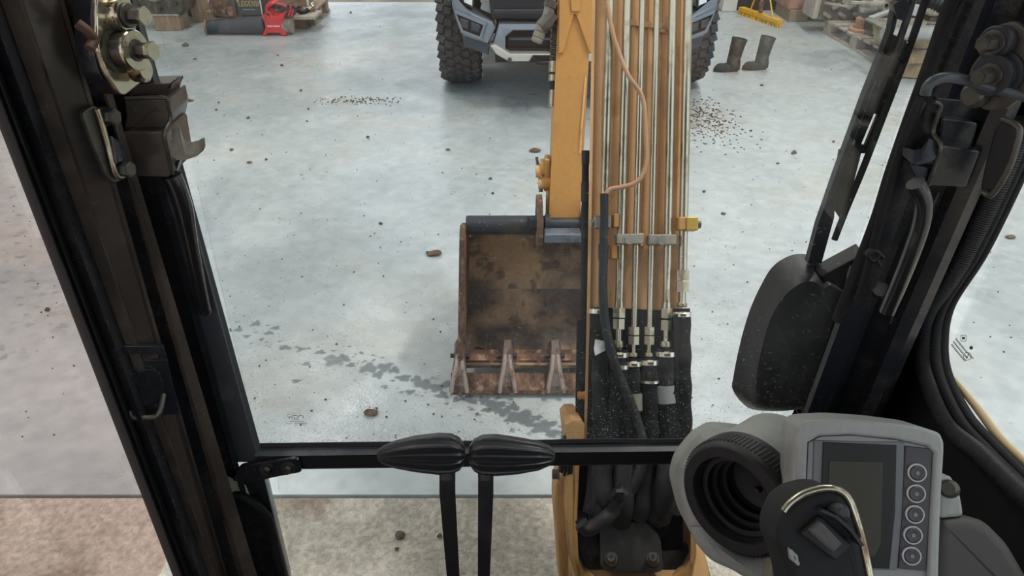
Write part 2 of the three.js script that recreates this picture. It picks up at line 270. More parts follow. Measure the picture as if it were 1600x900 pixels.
// ================= the setting: workshop hall with an open door at each end =================
const ZD = onY(800, 775).z;                       // the joint between hall slab and apron
const HX0 = -6.6, HX1 = 6.6, ZFAR = -8.25, HH = 5.2;
{ // hall floor: sealed, worn concrete with oil drips
  const N = 2048, X0 = -4.2, X1 = 4.6, Z0 = -9, Z1 = ZD;
  const big = noise(1024, 3, 6, 21), mid = noise(1024, 14, 5, 22), fine = noise(1024, 90, 3, 23), sx = (X1 - X0) / N, sz = (Z1 - Z0) / N;
  const d = new Uint8Array(N * N * 4), stain = new Float32Array(N * N), dirt = new Float32Array(N * N);
  const blot = (arr, x, z, r, a, e = 1) => { const cx = (x - X0) / sx, cz = (z - Z0) / sz, R = r / sx * 0.95, k = rr(0, 6.3), k2 = rr(0, 6.3); for (let j = Math.floor(cz - R * 1.4); j <= cz + R * 1.4; j++) for (let i = Math.floor(cx - R * 1.4 * e); i <= cx + R * 1.4 * e; i++) { if (i < 0 || j < 0 || i >= N || j >= N) continue; const dx = (i - cx) / e, dz = (j - cz) * sz / sx, th = Math.atan2(dz, dx), q = Math.hypot(dx, dz) / (R * 0.68 * (1 + 0.22 * Math.sin(3 * th + k) + 0.14 * Math.sin(5 * th + k2))); arr[j * N + i] = Math.max(arr[j * N + i], a * (1 - sstep(0.75, 1.15, q))); } };
  const drip = (px, py, r, a = 0.8) => { const p = onY(px, py); blot(stain, p.x, p.z, r, a, rr(0.9, 1.7)); };
  for (const [x, y, r] of [[400, 505, .03], [372, 515, .02], [385, 525, .018], [420, 520, .02], [445, 543, .022], [470, 545, .02], [478, 568, .02], [462, 595, .018], [520, 562, .05], [535, 560, .04], [575, 575, .045], [600, 573, .04], [590, 585, .035], [615, 578, .03], [630, 590, .03], [650, 592, .03], [660, 600, .04], [680, 605, .035], [700, 600, .03], [640, 612, .02], [690, 617, .03], [716, 612, .035], [730, 622, .03], [712, 624, .02], [738, 627, .02], [755, 625, .03], [772, 632, .04], [785, 642, .035], [800, 636, .03], [760, 640, .02], [812, 650, .05], [798, 655, .025], [825, 660, .035], [842, 668, .04], [855, 662, .03], [822, 645, .018], [838, 652, .02], [862, 676, .03], [430, 512, .02], [408, 530, .015], [355, 540, .015], [500, 550, .02], [548, 570, .022]]) drip(x, y, r);
  for (let i = 0; i < 110; i++) { const t = rnd(), px = lerp(370, 880, t), py = lerp(505, 680, t) + rr(-26, 26); drip(px, py, rr(0.004, 0.013), rr(0.4, 0.8)); }
  for (let i = 0; i < 60; i++) { const p = onY(rr(0, 110), rr(290, 560)); blot(stain, p.x, p.z, rr(0.006, 0.03), rr(0.15, 0.4), rr(0.8, 1.8)); }
  for (let i = 0; i < 900; i++) blot(dirt, rr(X0, X1), rr(Z0, Z1), rr(0.004, 0.012), rr(0.15, 0.5), rr(0.6, 2.2));
  for (const [px, py, r, a] of [[540, 158, .12, .5], [1110, 190, .22, .55], [1100, 165, .15, .5], [560, 240, .1, .25], [95, 490, .12, .3], [230, 505, .1, .3], [830, 255, .06, .5], [760, 262, .1, .3], [700, 130, .16, .3], [1190, 300, .15, .2], [420, 330, .1, .15], [470, 630, .1, .2]]) { const p = onY(px, py); for (let k = 0; k < 26; k++) blot(dirt, p.x + (rnd() + rnd() - 1) * r * 1.6, p.z + (rnd() + rnd() - 1) * r, rr(0.006, r * 0.3), a * rr(0.3, 1), rr(0.8, 2)); }
  for (let j = 0, i = 0; j < N; j++) for (let k = 0; k < N; k++, i++) {
    const s = (j >> 1) * 1024 + (k >> 1), b = big[s], m = mid[s], f = fine[(j % 1024) * 1024 + (k % 1024)];
    let c = mix3([150, 159, 161], [182, 190, 191], sstep(0.28, 0.66, b * 0.7 + m * 0.3));
    c = mix3(c, [176, 172, 160], sstep(0.5, 0.75, m) * 0.35);
    c = mix3(c, [204, 211, 212], sstep(0.58, 0.72, mid[(s + 77777) % (1024 * 1024)]) * 0.35);
    const g = (f - 0.5) * 26; c = [c[0] + g, c[1] + g, c[2] + g];
    c = mix3(c, [142, 116, 88], dirt[i] * 0.62);
    c = mix3(c, [84, 92, 95], stain[i] * (0.82 + (m - 0.5) * 0.5));
    d[i * 4] = clamp(c[0], 0, 255); d[i * 4 + 1] = clamp(c[1], 0, 255); d[i * 4 + 2] = clamp(c[2], 0, 255); d[i * 4 + 3] = 255;
  }
  const t = new THREE.DataTexture(d, N, N); t.colorSpace = THREE.SRGBColorSpace; t.magFilter = THREE.LinearFilter; t.minFilter = THREE.LinearMipmapLinearFilter; t.generateMipmaps = true; t.wrapS = t.wrapT = THREE.MirroredRepeatWrapping; t.needsUpdate = true;
  const rg = tex(512, (i) => { const v = 96 + (NA[i] - 0.5) * 150 + (NB[i] - 0.5) * 60; return [v, v, v]; }, 1, false); rg.repeat.set(6, 6);
  const bm = tex(512, (i) => { const v = NB[i] * 120 + NC[i] * 120; return [v, v, v]; }, 1, false); bm.repeat.set(22, 22);
  M.floor = std({ map: t, roughness: 0.95, roughnessMap: rg, bumpMap: bm, bumpScale: 0.0012 });
  const sides = M.metalWall;
  const g = new THREE.BoxGeometry(HX1 - HX0 + 0.4, 0.2, Z1 - (ZFAR - 0.4) - 0.006); g.translate((HX0 + HX1) / 2, -0.1, (Z1 + ZFAR - 0.4) / 2 - 0.003);
  const p = g.attributes.position, uv = g.attributes.uv; for (let i = 0; i < p.count; i++) uv.setXY(i, (p.getX(i) - X0) / (X1 - X0), (p.getZ(i) - Z0) / (Z1 - Z0));
  struct('floor', g, M.floor, true);
}
{ // apron: rough broom-finished concrete in front of the door, a hair lower
  const a = noise(1024, 5, 6, 31), b = noise(1024, 120, 3, 32);
  const t = tex(1024, (i) => { let c = mix3([164, 158, 145], [194, 187, 174], sstep(0.3, 0.68, a[i])); c = mix3(c, [126, 108, 90], sstep(0.64, 0.78, a[(i + 300000) % a.length]) * 0.45); const s = (b[i] - 0.5) * 58; return [c[0] + s, c[1] + s, c[2] + s]; }, 1.6);
  const bm = tex(1024, (i) => { const v = sstep(0.25, 0.75, b[i]) * 200 + a[i] * 50; return [v, v, v]; }, 1.1, false);
  M.apron = std({ map: t, roughness: 0.95, bumpMap: bm, bumpScale: 0.004 });
  struct('floor_apron', box(0, -0.105, ZD + 8.004, 40, 0.2, 16), M.apron);
  M.ground = worn([150, 142, 126], [120, 112, 98], 0.5, 1.5, { roughness: 0.95 });
  struct('ground', [box(0, -0.25, 0, 120, 0.08, 120)], M.ground);
}
{ // walls of ribbed sheet metal
  const ribs = (x0, x1, z, y0, y1, face) => { const g = []; for (let x = x0 + 0.1; x < x1 - 0.05; x += 0.3) g.push(rbox(x, (y0 + y1) / 2, z + face * 0.012, 0.06, y1 - y0, 0.03, 0.008)); return g; };
  const DX0 = onZ(478, 20, ZFAR).x, DX1 = onY(1128, 26).x + 0.05, DH = 4.3;
  struct('wall_far', [box((HX0 + DX0) / 2, HH / 2, ZFAR - 0.08, DX0 - HX0, HH, 0.16), box((HX1 + DX1) / 2, HH / 2, ZFAR - 0.08, HX1 - DX1, HH, 0.16), box((DX0 + DX1) / 2, (DH + HH) / 2, ZFAR - 0.08, DX1 - DX0, HH - DH, 0.16), ...ribs(DX1 + 0.3, HX1, ZFAR, 0.12, HH, 1), ...ribs(HX0, DX0, ZFAR, 0.12, HH, 1)], M.metalWall);
  struct('baseboard_far', [box((HX1 + DX1) / 2 + 0.1, 0.07, ZFAR + 0.02, HX1 - DX1 - 0.2, 0.14, 0.05)], M.darkSteel);
  struct('trim_1', [rbox(DX1 + 0.09, DH / 2, ZFAR + 0.03, 0.16, DH, 0.16, 0.01), rbox(DX0 - 0.07, DH / 2, ZFAR + 0.02, 0.14, DH, 0.12, 0.01)], M.white);
  struct('trim_2', [rbox(DX1 - 0.02, DH / 2, ZFAR - 0.06, 0.04, DH, 0.1, 0.008)], M.broomYellow);
  struct('wall_left', box(HX0 - 0.08, HH / 2, (ZD + ZFAR) / 2, 0.16, HH, ZD - ZFAR + 0.3), M.metalWall);
  struct('wall_right', box(HX1 + 0.08, HH / 2, (ZD + ZFAR) / 2, 0.16, HH, ZD - ZFAR + 0.3), M.metalWall);
  const NX0 = -4.4, NX1 = 4.8;
  struct('wall_near', [box((HX0 + NX0) / 2, HH / 2, ZD - 0.05, NX0 - HX0, HH, 0.16), box((HX1 + NX1) / 2, HH / 2, ZD - 0.05, HX1 - NX1, HH, 0.16), box((NX0 + NX1) / 2, (4.5 + HH) / 2, ZD - 0.05, NX1 - NX0, HH - 4.5, 0.16)], M.metalWall);
  struct('ceiling', box(0, HH + 0.06, (ZD + ZFAR) / 2, HX1 - HX0 + 0.4, 0.12, ZD - ZFAR + 0.4), M.ceiling);
}
// lamps under the ceiling: a glowing diffuser and a light of the same size
{
  const glow = std({ color: 0xffffff, emissive: 0xfff6e8, emissiveIntensity: 1.2 });
  [[1.9, -2.1, 'nearest lamp on the right', 3.3], [2.6, -4.9, 'middle lamp on the right', 1], [2.6, -7.2, 'far lamp on the right', 1.1], [-2.6, -2.4, 'nearest lamp on the left', 0.4], [-2.6, -4.9, 'middle lamp on the left', 0.8], [-2.6, -7.2, 'far lamp on the left', 1.1]].forEach(([x, z, w, k]) => {
    const t = thing('ceiling_lamp', 'white strip high bay lamp under the hall ceiling, ' + w, 'lamp', V(x, HH - 0.1, z));
    part(t, 'housing', rbox(x, HH - 0.05, z, 0.34, 0.1, 1.24, 0.01), M.white);
    part(t, 'diffuser', box(x, HH - 0.105, z, 0.3, 0.01, 1.2), glow);
    const l = new THREE.RectAreaLight(LAMP_COLOR, LAMP * k, 0.3, 1.2); l.position.set(0, -0.02, 0); l.lookAt(l.position.clone().add(V(0, -1, 0))); l.rotation.set(-Math.PI / 2, 0, 0); t.add(l);
  });
}

// ================= pickup truck in the far door =================
{
  const TX = onZ(898, 110, -5.4).x, ZB = -4.78;                       // truck centre line, bumper front
  const t = thing('pickup_truck', 'blue-grey pickup truck with chunky off-road tyres parked nose-in at the far door', 'truck', V(TX, 0, -6.6));
  const L = (px, py, z = ZB) => { const p = onZ(px, py, z); return [p.x - TX, p.y]; };
  // piece(points of the left half in pixels, mirrored): extruded from front z backwards; ends sweep back with |x|
  const sweep = (g, k = 0.38, x0 = 0.45) => { const p = g.attributes.position; for (let i = 0; i < p.count; i++) { const x = Math.abs(p.getX(i) - TX); p.setZ(i, p.getZ(i) - k * Math.max(0, x - x0) ** 2 - 0.04 * x); } g.computeVertexNormals(); return toCreasedNormals(g, 0.5); };
  const fine = (g) => g;
  const extZ = (pts, z, d, b = 0.012, holes = []) => extr(v2s(pts), V(TX, 0, z), V(0, 0, 1), d, b, holes.map(v2s));
  const mir = (pts) => pts.map(([x, y]) => [-x, y]).reverse();
  const pair = (pts, z, d, b, k, x0) => [pts, mir(pts)].map((p) => sweep(extZ(p, z, d, b), k, x0));
  // the corner pieces: outer bumper with a lamp recess
  const P = (a) => a.map(([x, y]) => L(x, y));
  const corner = P([[703, -14], [704, 14], [712, 42], [722, 62], [762, 72], [775, 46], [770, 36], [740, 24], [712, 10]]);
  parts(t, 'bumper_corner', pair(corner, ZB, 0.22, 0.02), M.truckPaint);
  const valance = P([[719, 58], [724, 80], [763, 91], [764, 72]]);
  parts(t, 'valance', pair(valance, ZB - 0.03, 0.2, 0.012), M.truckPlastic);
  const rec = P([[711, 25], [756, 40], [750, 60], [722, 52]]);
  parts(t, 'lamp_recess', pair(rec, ZB + 0.012, 0.03, 0.006), M.truckBlack);
  const rim = P([[708, 20], [760, 37], [752, 64], [719, 55]]), rimIn = P([[712, 26], [755, 41], [749, 59], [723, 51]]);
  parts(t, 'recess_frame', [[rim, rimIn], [mir(rim), mir(rimIn)]].map(([a, h]) => sweep(extZ(a, ZB + 0.022, 0.03, 0.003, [h]))), M.truckPaint);
  for (const q of [[[717, 31], [732, 35], [731, 49], [719, 46]], [[735, 36], [751, 41], [748, 53], [735, 50]]]) parts(t, 'fog_lamp', pair(P(q), ZB + 0.022, 0.02, 0.008), M.lampDark);
  const c2 = (x, y) => { const a = at(800, 450, 1); return L(x, y); };
  // the centre: painted bumper beam around the black lower grille
  const yA = c2(800, 38)[1], yB = c2(800, 70)[1], yC = c2(800, 96)[1], yT = c2(800, 48)[1], yD = c2(800, 84)[1];
  const xa = c2(768, 70)[0], xg = c2(790, 70)[0];
  const beam = [[xa + 0.01, yB], [xa + 0.05, yA], [-xa - 0.05, yA], [-xa - 0.01, yB], [-xg, yD + 0.02], [-xg, yB + 0.05], [-xg - 0.05, yT], [xg + 0.05, yT], [xg, yB + 0.05], [xg, yD + 0.02]];
  const gr = [[xg, yB - 0.02], [xg, yB + 0.05], [xg + 0.05, yT], [-xg - 0.05, yT], [-xg, yB + 0.05], [-xg, yB - 0.02], [-xg - 0.04, yD + 0.008], [xg + 0.04, yD + 0.008]];
  part(t, 'bumper_beam', sweep(extZ(beam, ZB + 0.02, 0.16, 0.01)), M.truckPaint);
  part(t, 'lower_grille', sweep(extZ(gr, ZB - 0.04, 0.05, 0.005)), M.truckBlack);
  parts(t, 'grille_bar', [box(TX, (yB + yT) / 2 - 0.01, ZB - 0.02, 1.0, 0.012, 0.03), ...[-0.22, -0.02, 0.2].map((x) => box(TX + x, (yB + yD) / 2 + 0.03, ZB - 0.02, 0.012, 0.14, 0.03))], M.truckPlastic);
  const skid = [[xa - 0.01, yB - 0.01], [xa + 0.02, yB + 0.005], [xg + 0.03, yD + 0.005], [-xg - 0.03, yD + 0.005], [-xa - 0.02, yB + 0.005], [-xa + 0.01, yB - 0.01], [-xa - 0.03, yD - 0.005], [-xg - 0.02, yC], [xg + 0.02, yC], [xa + 0.03, yD - 0.005]];
  const hook = [-1, 1].map((s) => [[s * 0.27 - 0.075, yD - 0.005], [s * 0.27 + 0.075, yD - 0.005], [s * 0.27 + 0.1, yC + 0.002], [s * 0.27 - 0.1, yC + 0.002]]);
  part(t, 'skid_plate', sweep(extZ(skid, ZB + 0.035, 0.14, 0.012)), M.skid);
  for (const h of hook) { const o = part(t, 'tow_hook_recess', sweep(extZ(h, ZB + 0.045, 0.08, 0.006)), M.truckBlack); const cx = (h[0][0] + h[1][0]) / 2 + TX; part(o, 'tow_hook', tube([V(cx - 0.05, yD - 0.02, ZB + 0.03), V(cx - 0.04, yC + 0.02, ZB + 0.09), V(cx + 0.04, yC + 0.02, ZB + 0.09), V(cx + 0.05, yD - 0.02, ZB + 0.03)], 0.014, 8), M.truckBlack); }
  parts(t, 'skid_bolt', [-0.1, 0.1, -0.5, 0.5].map((x) => cyl(V(TX + x, yD - 0.035, ZB + 0.02 - 0.04 * Math.abs(x)), V(TX + x, yD - 0.035, ZB + 0.045 - 0.04 * Math.abs(x)), 0.014)), M.zincDark);
  part(t, 'undershield', box(TX, 0.42, ZB - 0.5, 1.2, 0.1, 0.9), M.truckBlack);
  // upper grille, hood, headlights, cab and box above the frame
  part(t, 'grille', sweep(extZ([[-0.62, yA + 0.015], [-0.66, yA + 0.36], [0.66, yA + 0.36], [0.62, yA + 0.015]], ZB - 0.02, 0.12, 0.02)), M.truckDark);
  for (let k = 0; k < 3; k++) part(t, 'grille_slat', sweep(rbox(TX, yA + 0.075 + k * 0.1, ZB - 0.005, 1.22, 0.035, 0.04, 0.012, 0, 0, 0, 2)), M.truckDark);
  const hl = P([[696, -30], [698, 9], [712, 8], [738, 20], [744, -30]]);
  parts(t, 'headlight', pair(hl, ZB - 0.02, 0.16, 0.015), M.lampDark);
  const drl = P([[700, -30], [701, 4], [709, 6], [709, -30]]), drl2 = P([[722, -30], [724, 8], [737, 13], [740, -30]]);
  parts(t, 'running_light', [...pair(drl, ZB + 0.0, 0.03, 0.008), ...pair(drl2, ZB + 0.0, 0.03, 0.008)], M.lamp);
  parts(t, 'fender', [-1, 1].map((s) => loft([[V(TX + s * 0.8, 0.86, ZB - 0.2), V(TX + s * 0.99, 0.86, ZB - 0.3), V(TX + s * 0.97, 1.1, ZB - 0.3), V(TX + s * 0.8, 1.16, ZB - 0.2)], [V(TX + s * 0.8, 0.92, ZB - 1.6), V(TX + s * 1.02, 0.92, ZB - 1.6), V(TX + s * 1.0, 1.16, ZB - 1.6), V(TX + s * 0.8, 1.24, ZB - 1.6)]].map((r) => s > 0 ? r : r.reverse()))), M.truckPaint);
  part(t, 'hood', loft([[V(TX - 0.85, 0.98, ZB - 0.15), V(TX + 0.85, 0.98, ZB - 0.15), V(TX + 0.8, 1.14, ZB - 0.2), V(TX - 0.8, 1.14, ZB - 0.2)].reverse(), [V(TX - 0.95, 1.0, ZB - 1.55), V(TX + 0.95, 1.0, ZB - 1.55), V(TX + 0.9, 1.26, ZB - 1.55), V(TX - 0.9, 1.26, ZB - 1.55)].reverse()]), M.truckPaint);
  part(t, 'cab_body', loft([[-1, 0.55, -1.55], [-1, 1.25, -1.55], [-0.78, 1.9, -2.3], [-0.78, 1.92, -3.5], [-1, 1.25, -3.9], [-1, 0.55, -3.9]].map(([x, y, z]) => V(TX + x, y, ZB + z)).reduce((r, p) => { r[0].push(p); r[1].push(V(2 * TX - p.x, p.y, p.z)); return r; }, [[], []])), M.truckPaint);
  part(t, 'windscreen', loft([[V(TX - 0.9, 1.28, ZB - 1.53), V(TX + 0.9, 1.28, ZB - 1.53), V(TX + 0.72, 1.87, ZB - 2.24), V(TX - 0.72, 1.87, ZB - 2.24)].reverse(), [V(TX - 0.9, 1.26, ZB - 1.57), V(TX + 0.9, 1.26, ZB - 1.57), V(TX + 0.72, 1.85, ZB - 2.28), V(TX - 0.72, 1.85, ZB - 2.28)].reverse()]), M.glassDark);
  part(t, 'cargo_bed', rbox(TX, 0.95, ZB - 4.85, 2.0, 0.65, 1.85, 0.04), M.truckPaint);
  // wheels: knobbly tyres built block by block into the tread
  const wheel = (x, z, s) => {
    const R = 0.43, W = 0.29, body = lathe(V(x - W / 2, R, z), V(x + W / 2, R, z), [[0.25, 0], [0.36, 0.02], [R - 0.045, 0.05], [R - 0.022, 0.16], [R - 0.018, 0.5], [R - 0.022, 0.84], [R - 0.045, 0.95], [0.36, 0.98], [0.25, 1], [0.2, 0.9], [0.2, 0.1], [0.25, 0]], 64), tread = [];
    const rows = [[-0.42, 0.1, 0.07], [-0.22, 0.085, 0.062], [0, 0.08, 0.055], [0.22, 0.085, 0.062], [0.42, 0.1, 0.07]], n = 36;
    rows.forEach(([u, w, l], ri) => { for (let k = 0; k < n; k++) { const th = (k + (ri % 2) * 0.5 + rr(-0.08, 0.08)) / n * Math.PI * 2, edge = Math.abs(u) > 0.4, r = R - (edge ? 0.028 : 0.014); const g = new THREE.BoxGeometry(w * W / 0.29 * 0.62 + (k % 2) * 0.012, 0.03, l * (0.86 + (k % 3) * 0.06)); const pp = g.attributes.position; for (let i = 0; i < pp.count; i++) if (pp.getY(i) > 0) pp.setXYZ(i, pp.getX(i) * 0.84, pp.getY(i), pp.getZ(i) * 0.84); g.computeVertexNormals(); g.rotateY((ri - 2) * 0.22 * (k % 2 ? 1 : 0.6) + (ri === 2 ? (k % 2 ? 0.5 : -0.5) : 0)); if (edge) g.rotateZ(-Math.sign(u) * 0.35); g.translate(u * W * 0.96, r - 0.004, 0); g.rotateX(th); g.translate(x, R, z); tread.push(g); if (edge && k % 2) { const e = new THREE.BoxGeometry(0.012, 0.05, 0.055); e.translate(Math.sign(u) * (W / 2 - 0.008), R - 0.066, 0); e.rotateX(th); e.translate(x, R, z); tread.push(e); } } });
    const o = part(t, 'tyre', body, M.tyre); tag(part(o, 'tread_block', tread, M.tyre), null, null, null, 'stuff');
    part(t, 'wheel_rim', [lathe(V(x - s * 0.02, R, z), V(x + s * 0.12, R, z), [[0, 0.2], [0.12, 0.2], [0.22, 0.9], [0.24, 1], [0.24, 0], [0, 0]], 32)], M.truckBlack);
  };
  for (const s of [-1, 1]) { const x = s < 0 ? onZ(717, 100, -5.3).x : onZ(1079, 100, -5.3).x; wheel(x, ZB - 0.86, s); wheel(TX + s * 0.88, ZB - 4.55, s); }
  part(t, 'axle', [cyl(V(TX - 0.8, 0.43, ZB - 0.86), V(TX + 0.8, 0.43, ZB - 0.86), 0.06), cyl(V(TX - 0.8, 0.43, ZB - 4.55), V(TX + 0.8, 0.43, ZB - 4.55), 0.07), box(TX, 0.62, ZB - 2.6, 0.9, 0.16, 4.6)], M.truckBlack);
}
// ================= the excavator's digging gear =================
const NB_ = fwd.clone().negate();                                   // the boom's top face looks back at the cab
const BD = 1.5, PX = BD / F;                                        // distance of that face; metres per photo pixel on it
const B = (px, py, n = 0) => at(px, py, BD - n);                    // a point n metres proud of the face
const BO = B(1000, 450);
{
  const t = thing('excavator_boom', 'yellow excavator boom carrying six bare steel hydraulic pipes up its top face', 'boom', B(985, 690));
  // box section, then the bend and the outer half that reaches over to the arm
  const ring = (l, r, y, d, n = 0) => [B(l, y, n), B(r, y, n), B(r, y, n - d), B(l, y, n - d)];
  const outer = (c, h, u) => { const w = 0.1; return [V(c.x - w, c.y, c.z).addScaledVector(u, h), V(c.x + w, c.y, c.z).addScaledVector(u, h), V(c.x + w, c.y, c.z).addScaledVector(u, -h), V(c.x - w, c.y, c.z).addScaledVector(u, -h)]; };
  const top0 = ring(938, 1078, -40, 0.2);
  const e1 = V(0.27, 2.02, -1.95), e2 = V(0.22, 2.2, -2.62);
  part(t, 'beam', [loft([ring(916, 1066, 700, 0.16), ring(922, 1066, 480, 0.18), ring(938, 1076, -40, 0.2), outer(e1, 0.13, V(0, 0.9, 0.44)), outer(e2, 0.09, V(0, 0.98, 0.2))], true, true, 0.3)], M.tan);
  part(t, 'edge_flange', [loft([[B(912, 700, .012), B(916, 700, .012), B(916, 700, -.17), B(912, 700, -.17)], [B(917, 480, .012), B(922, 480, .012), B(922, 480, -.19), B(917, 480, -.19)], [B(926, -40, .012), B(931, -40, .012), B(931, -40, -.2), B(926, -40, -.2)]])], M.tan);
  part(t, 'side_plate', [loft([[B(922, 480, 0), B(934, 480, .006), B(934, 480, -.16), B(922, 480, -.16)], [B(931, -40, 0), B(944, -40, .006), B(944, -40, -.2), B(931, -40, -.2)]])], M.tan);
  parts(t, 'stiffener', [bar(B(984, 36, .004), B(1048, 44, .004), 0.012, 0.012, NB_), bar(B(1042, 28, .004), B(1034, 52, .004), 0.012, 0.012, NB_)], M.tan);
  parts(t, 'rib_strip', [[962, 950, 312, 0], [992, 982, 380, -40], [1018, 1006, 380, -40], [1040, 1031, 370, -40], [1062, 1053, 360, -40]].map(([x0, x1, yb, ya]) => bar(B(x1, yb, .003), B(x0, ya, .003), 0.0085, 0.006, NB_)), M.tan);
  part(t, 'pivot_pin', [cyl(V(0.08, 2.17, -2.6), V(0.36, 2.17, -2.6), 0.04)], M.darkSteel);
  // pipes with nuts, collars and clamps
  const px = (x0, x1) => (y) => lerp(x0, x1, y / 450);
  const N6 = [[px(953, 941), 6.3, 470, [[422, 437, 8.5], [439, 453, 8]], [472, 480, 7], 13, 486], [px(980, 968), 6.4, 534, [[481, 496, 10.5], [498, 514, 10]], [532, 544, 8.5], 14, 554], [px(1003.5, 992), 4.6, 552, [[511, 523, 9], [525, 538, 9]], [551, 558, 7], 13, 568], [px(1026.5, 1016), 4.6, 552, [[511, 523, 8], [525, 538, 8.4]], [551, 558, 7], 13, 566], [px(1051, 1042), 6.2, 536, [[482, 497, 9.5], [500, 516, 9.5]], [533, 543, 10], 15, 553], [px(1075, 1066), 6.9, 480, [[422, 438, 11], [440, 456, 10.5]], [473, 480, 8], 13.5, 491]];
  N6.forEach(([c, r, end, nuts, collar, sr, cy], i) => {
    const n = 0.026, q = (y, m = n) => B(c(y), y, m), R = r * PX;
    const o = part(t, 'hydraulic_pipe', [cyl(q(-40), q(nuts[0][0] - 14), R), cyl(q(nuts[0][0] - 14), q(nuts[0][0]), R, R * (i === 1 || i === 4 ? 1.2 : 1.0)), cyl(q(nuts[1][1]), q(end), R * 0.82), tube([q(-40), B(c(-90), -96, n), e1.clone().add(V((i - 2.5) * 0.03, 0.16, 0.05)), e2.clone().add(V((i - 2.5) * 0.03, 0.12, 0))], R, 10, 24)], M.steel);
    nuts.forEach(([a, b, nr]) => part(o, 'nut', hexg(q(a), q(b), nr * PX), M.fitting));
    part(o, 'collar', lathe(q(collar[0]), q(collar[1]), [[0, 0], [collar[2] * PX * 0.9, 0], [collar[2] * PX, 0.25], [collar[2] * PX, 0.8], [collar[2] * PX * 0.85, 1], [0, 1]], 20), M.fitting);
  });
  const clampBlock = (l, r, y0, y1, bx) => { const o = part(t, 'pipe_clamp', [rbox(0, 0, 0, (r - l) * PX, (y1 - y0) * PX, 0.032, 0.003)].map((g) => { g.applyMatrix4(new THREE.Matrix4().makeBasis(rgt, upv, NB_)); const p = B((l + r) / 2, (y0 + y1) / 2, 0.028); return g.translate(p.x, p.y, p.z); }), M.castGray); const g = []; bolt(g, B(bx, (y0 + y1) / 2, 0.044), NB_, 0.0088, 0.006, 0.0112); part(o, 'clamp_bolt', g, M.clampBand); };
  clampBlock(962, 1003, 366, 382, 984); clampBlock(1012, 1054, 367, 383, 1034);
  parts(t, 'clamp_foot', [[1003, 378], [1001, 372]].map(([x, y]) => rbox(B(x, y, .01).x, B(x, y, .01).y, B(x, y, .01).z, .012, .02, .02, .002, 0, -PITCH)), M.tan);
  { // brass-coloured block at the right edge with its bolt, silver one at the left, two small yellow tabs
    const blk = (x0, x1, y0, y1, n, d, m, name, parent = t) => { const g = rbox(0, 0, 0, (x1 - x0) * PX, (y1 - y0) * PX, d, 0.003); g.applyMatrix4(new THREE.Matrix4().makeBasis(rgt, upv, NB_)); const p = B((x0 + x1) / 2, (y0 + y1) / 2, n); g.translate(p.x, p.y, p.z); return part(parent, name, g, m); };
    const o = blk(1070, 1088, 340, 361, 0.03, 0.034, M.brass, 'pipe_clamp'); blk(1058, 1071, 340, 360, 0.028, 0.03, M.yellow, 'clamp_half', o);
    const g = []; bolt(g, B(1088, 351, 0.03), V(1, 0, 0.1), 0.008, 0.009, 0.0); part(o, 'clamp_bolt', g, M.zincDark);
    const s = blk(928, 953, 338, 357, 0.026, 0.03, M.castGray, 'pipe_clamp'); const g2 = []; bolt(g2, B(929, 348, 0.03), V(-1, 0, 0.4), 0.008, 0.009, 0.0); part(s, 'clamp_bolt', g2, M.fitting);
    blk(957, 965, 335, 356, 0.02, 0.03, M.yellow, 'bracket_tab'); blk(954, 963, 384, 405, 0.02, 0.03, M.yellow, 'bracket_tab');
  }
  // braided cable that comes down from the top and slips into a black conduit
  part(t, 'braided_cable', tube([[940, -60], [947, -6], [957, 50], [968, 85], [983, 120], [1001, 146], [1007, 172], [1009, 215], [1010, 250], [1003, 275], [990, 287], [968, 293], [953, 296], [945, 306]].map(([x, y], i) => B(x, y, i < 4 ? 0.04 : 0.052)), 3.6 * PX, 10, 90), M.braid);
  const cond = part(t, 'conduit', tube([[944, 303], [944, 345], [943, 384]].map(([x, y]) => B(x, y, 0.056)), 6.2 * PX, 14), M.hose);
  part(cond, 'sleeve_collar', cyl(B(943, 382, 0.056), B(942.5, 406, 0.056), 8 * PX, 7.6 * PX), M.plasticBlack);
  part(t, 'cable_hose', tube([[943, 404], [942, 450], [945, 500], [954, 545], [967, 585], [984, 625], [997, 660], [1004, 695], [1000, 735], [985, 765], [966, 788], [948, 808], [930, 822], [915, 826], [908, 818]].map(([x, y], i) => B(x, y, i > 10 ? 0.1 : 0.058)), (u) => lerp(6.8, 11, sstep(0.55, 0.8, u)) * PX, 14, 90), M.hose);
  const tie = part(t, 'cable_tie', [cyl(B(962, 766, 0.1), B(974, 776, 0.1), 12.5 * PX), box(...B(968, 770, 0.118).toArray(), 0.014, 0.012, 0.008)], M.plasticBlack);
  // hoses in fabric sleeves below the fittings
  const hoses = [[N6[0], [[935, 482], [936, 540], [938, 620], [936, 700], [928, 770], [924, 800]], 13], [N6[1], [[967, 546], [966, 600], [960, 660], [948, 730], [938, 780], [932, 812]], 14], [N6[2], [[989, 560], [988, 610], [986, 670], [976, 730], [962, 780], [966, 806]], 13], [N6[3], [[1014, 560], [1015, 610], [1016, 680], [1012, 740], [1005, 790], [996, 812]], 14], [N6[4], [[1040, 545], [1042, 600], [1044, 680], [1044, 740], [1036, 780], [1022, 812]], 15], [N6[5], [[1065, 482], [1066, 560], [1067, 640], [1068, 710], [1060, 760], [1050, 800]], 14]];
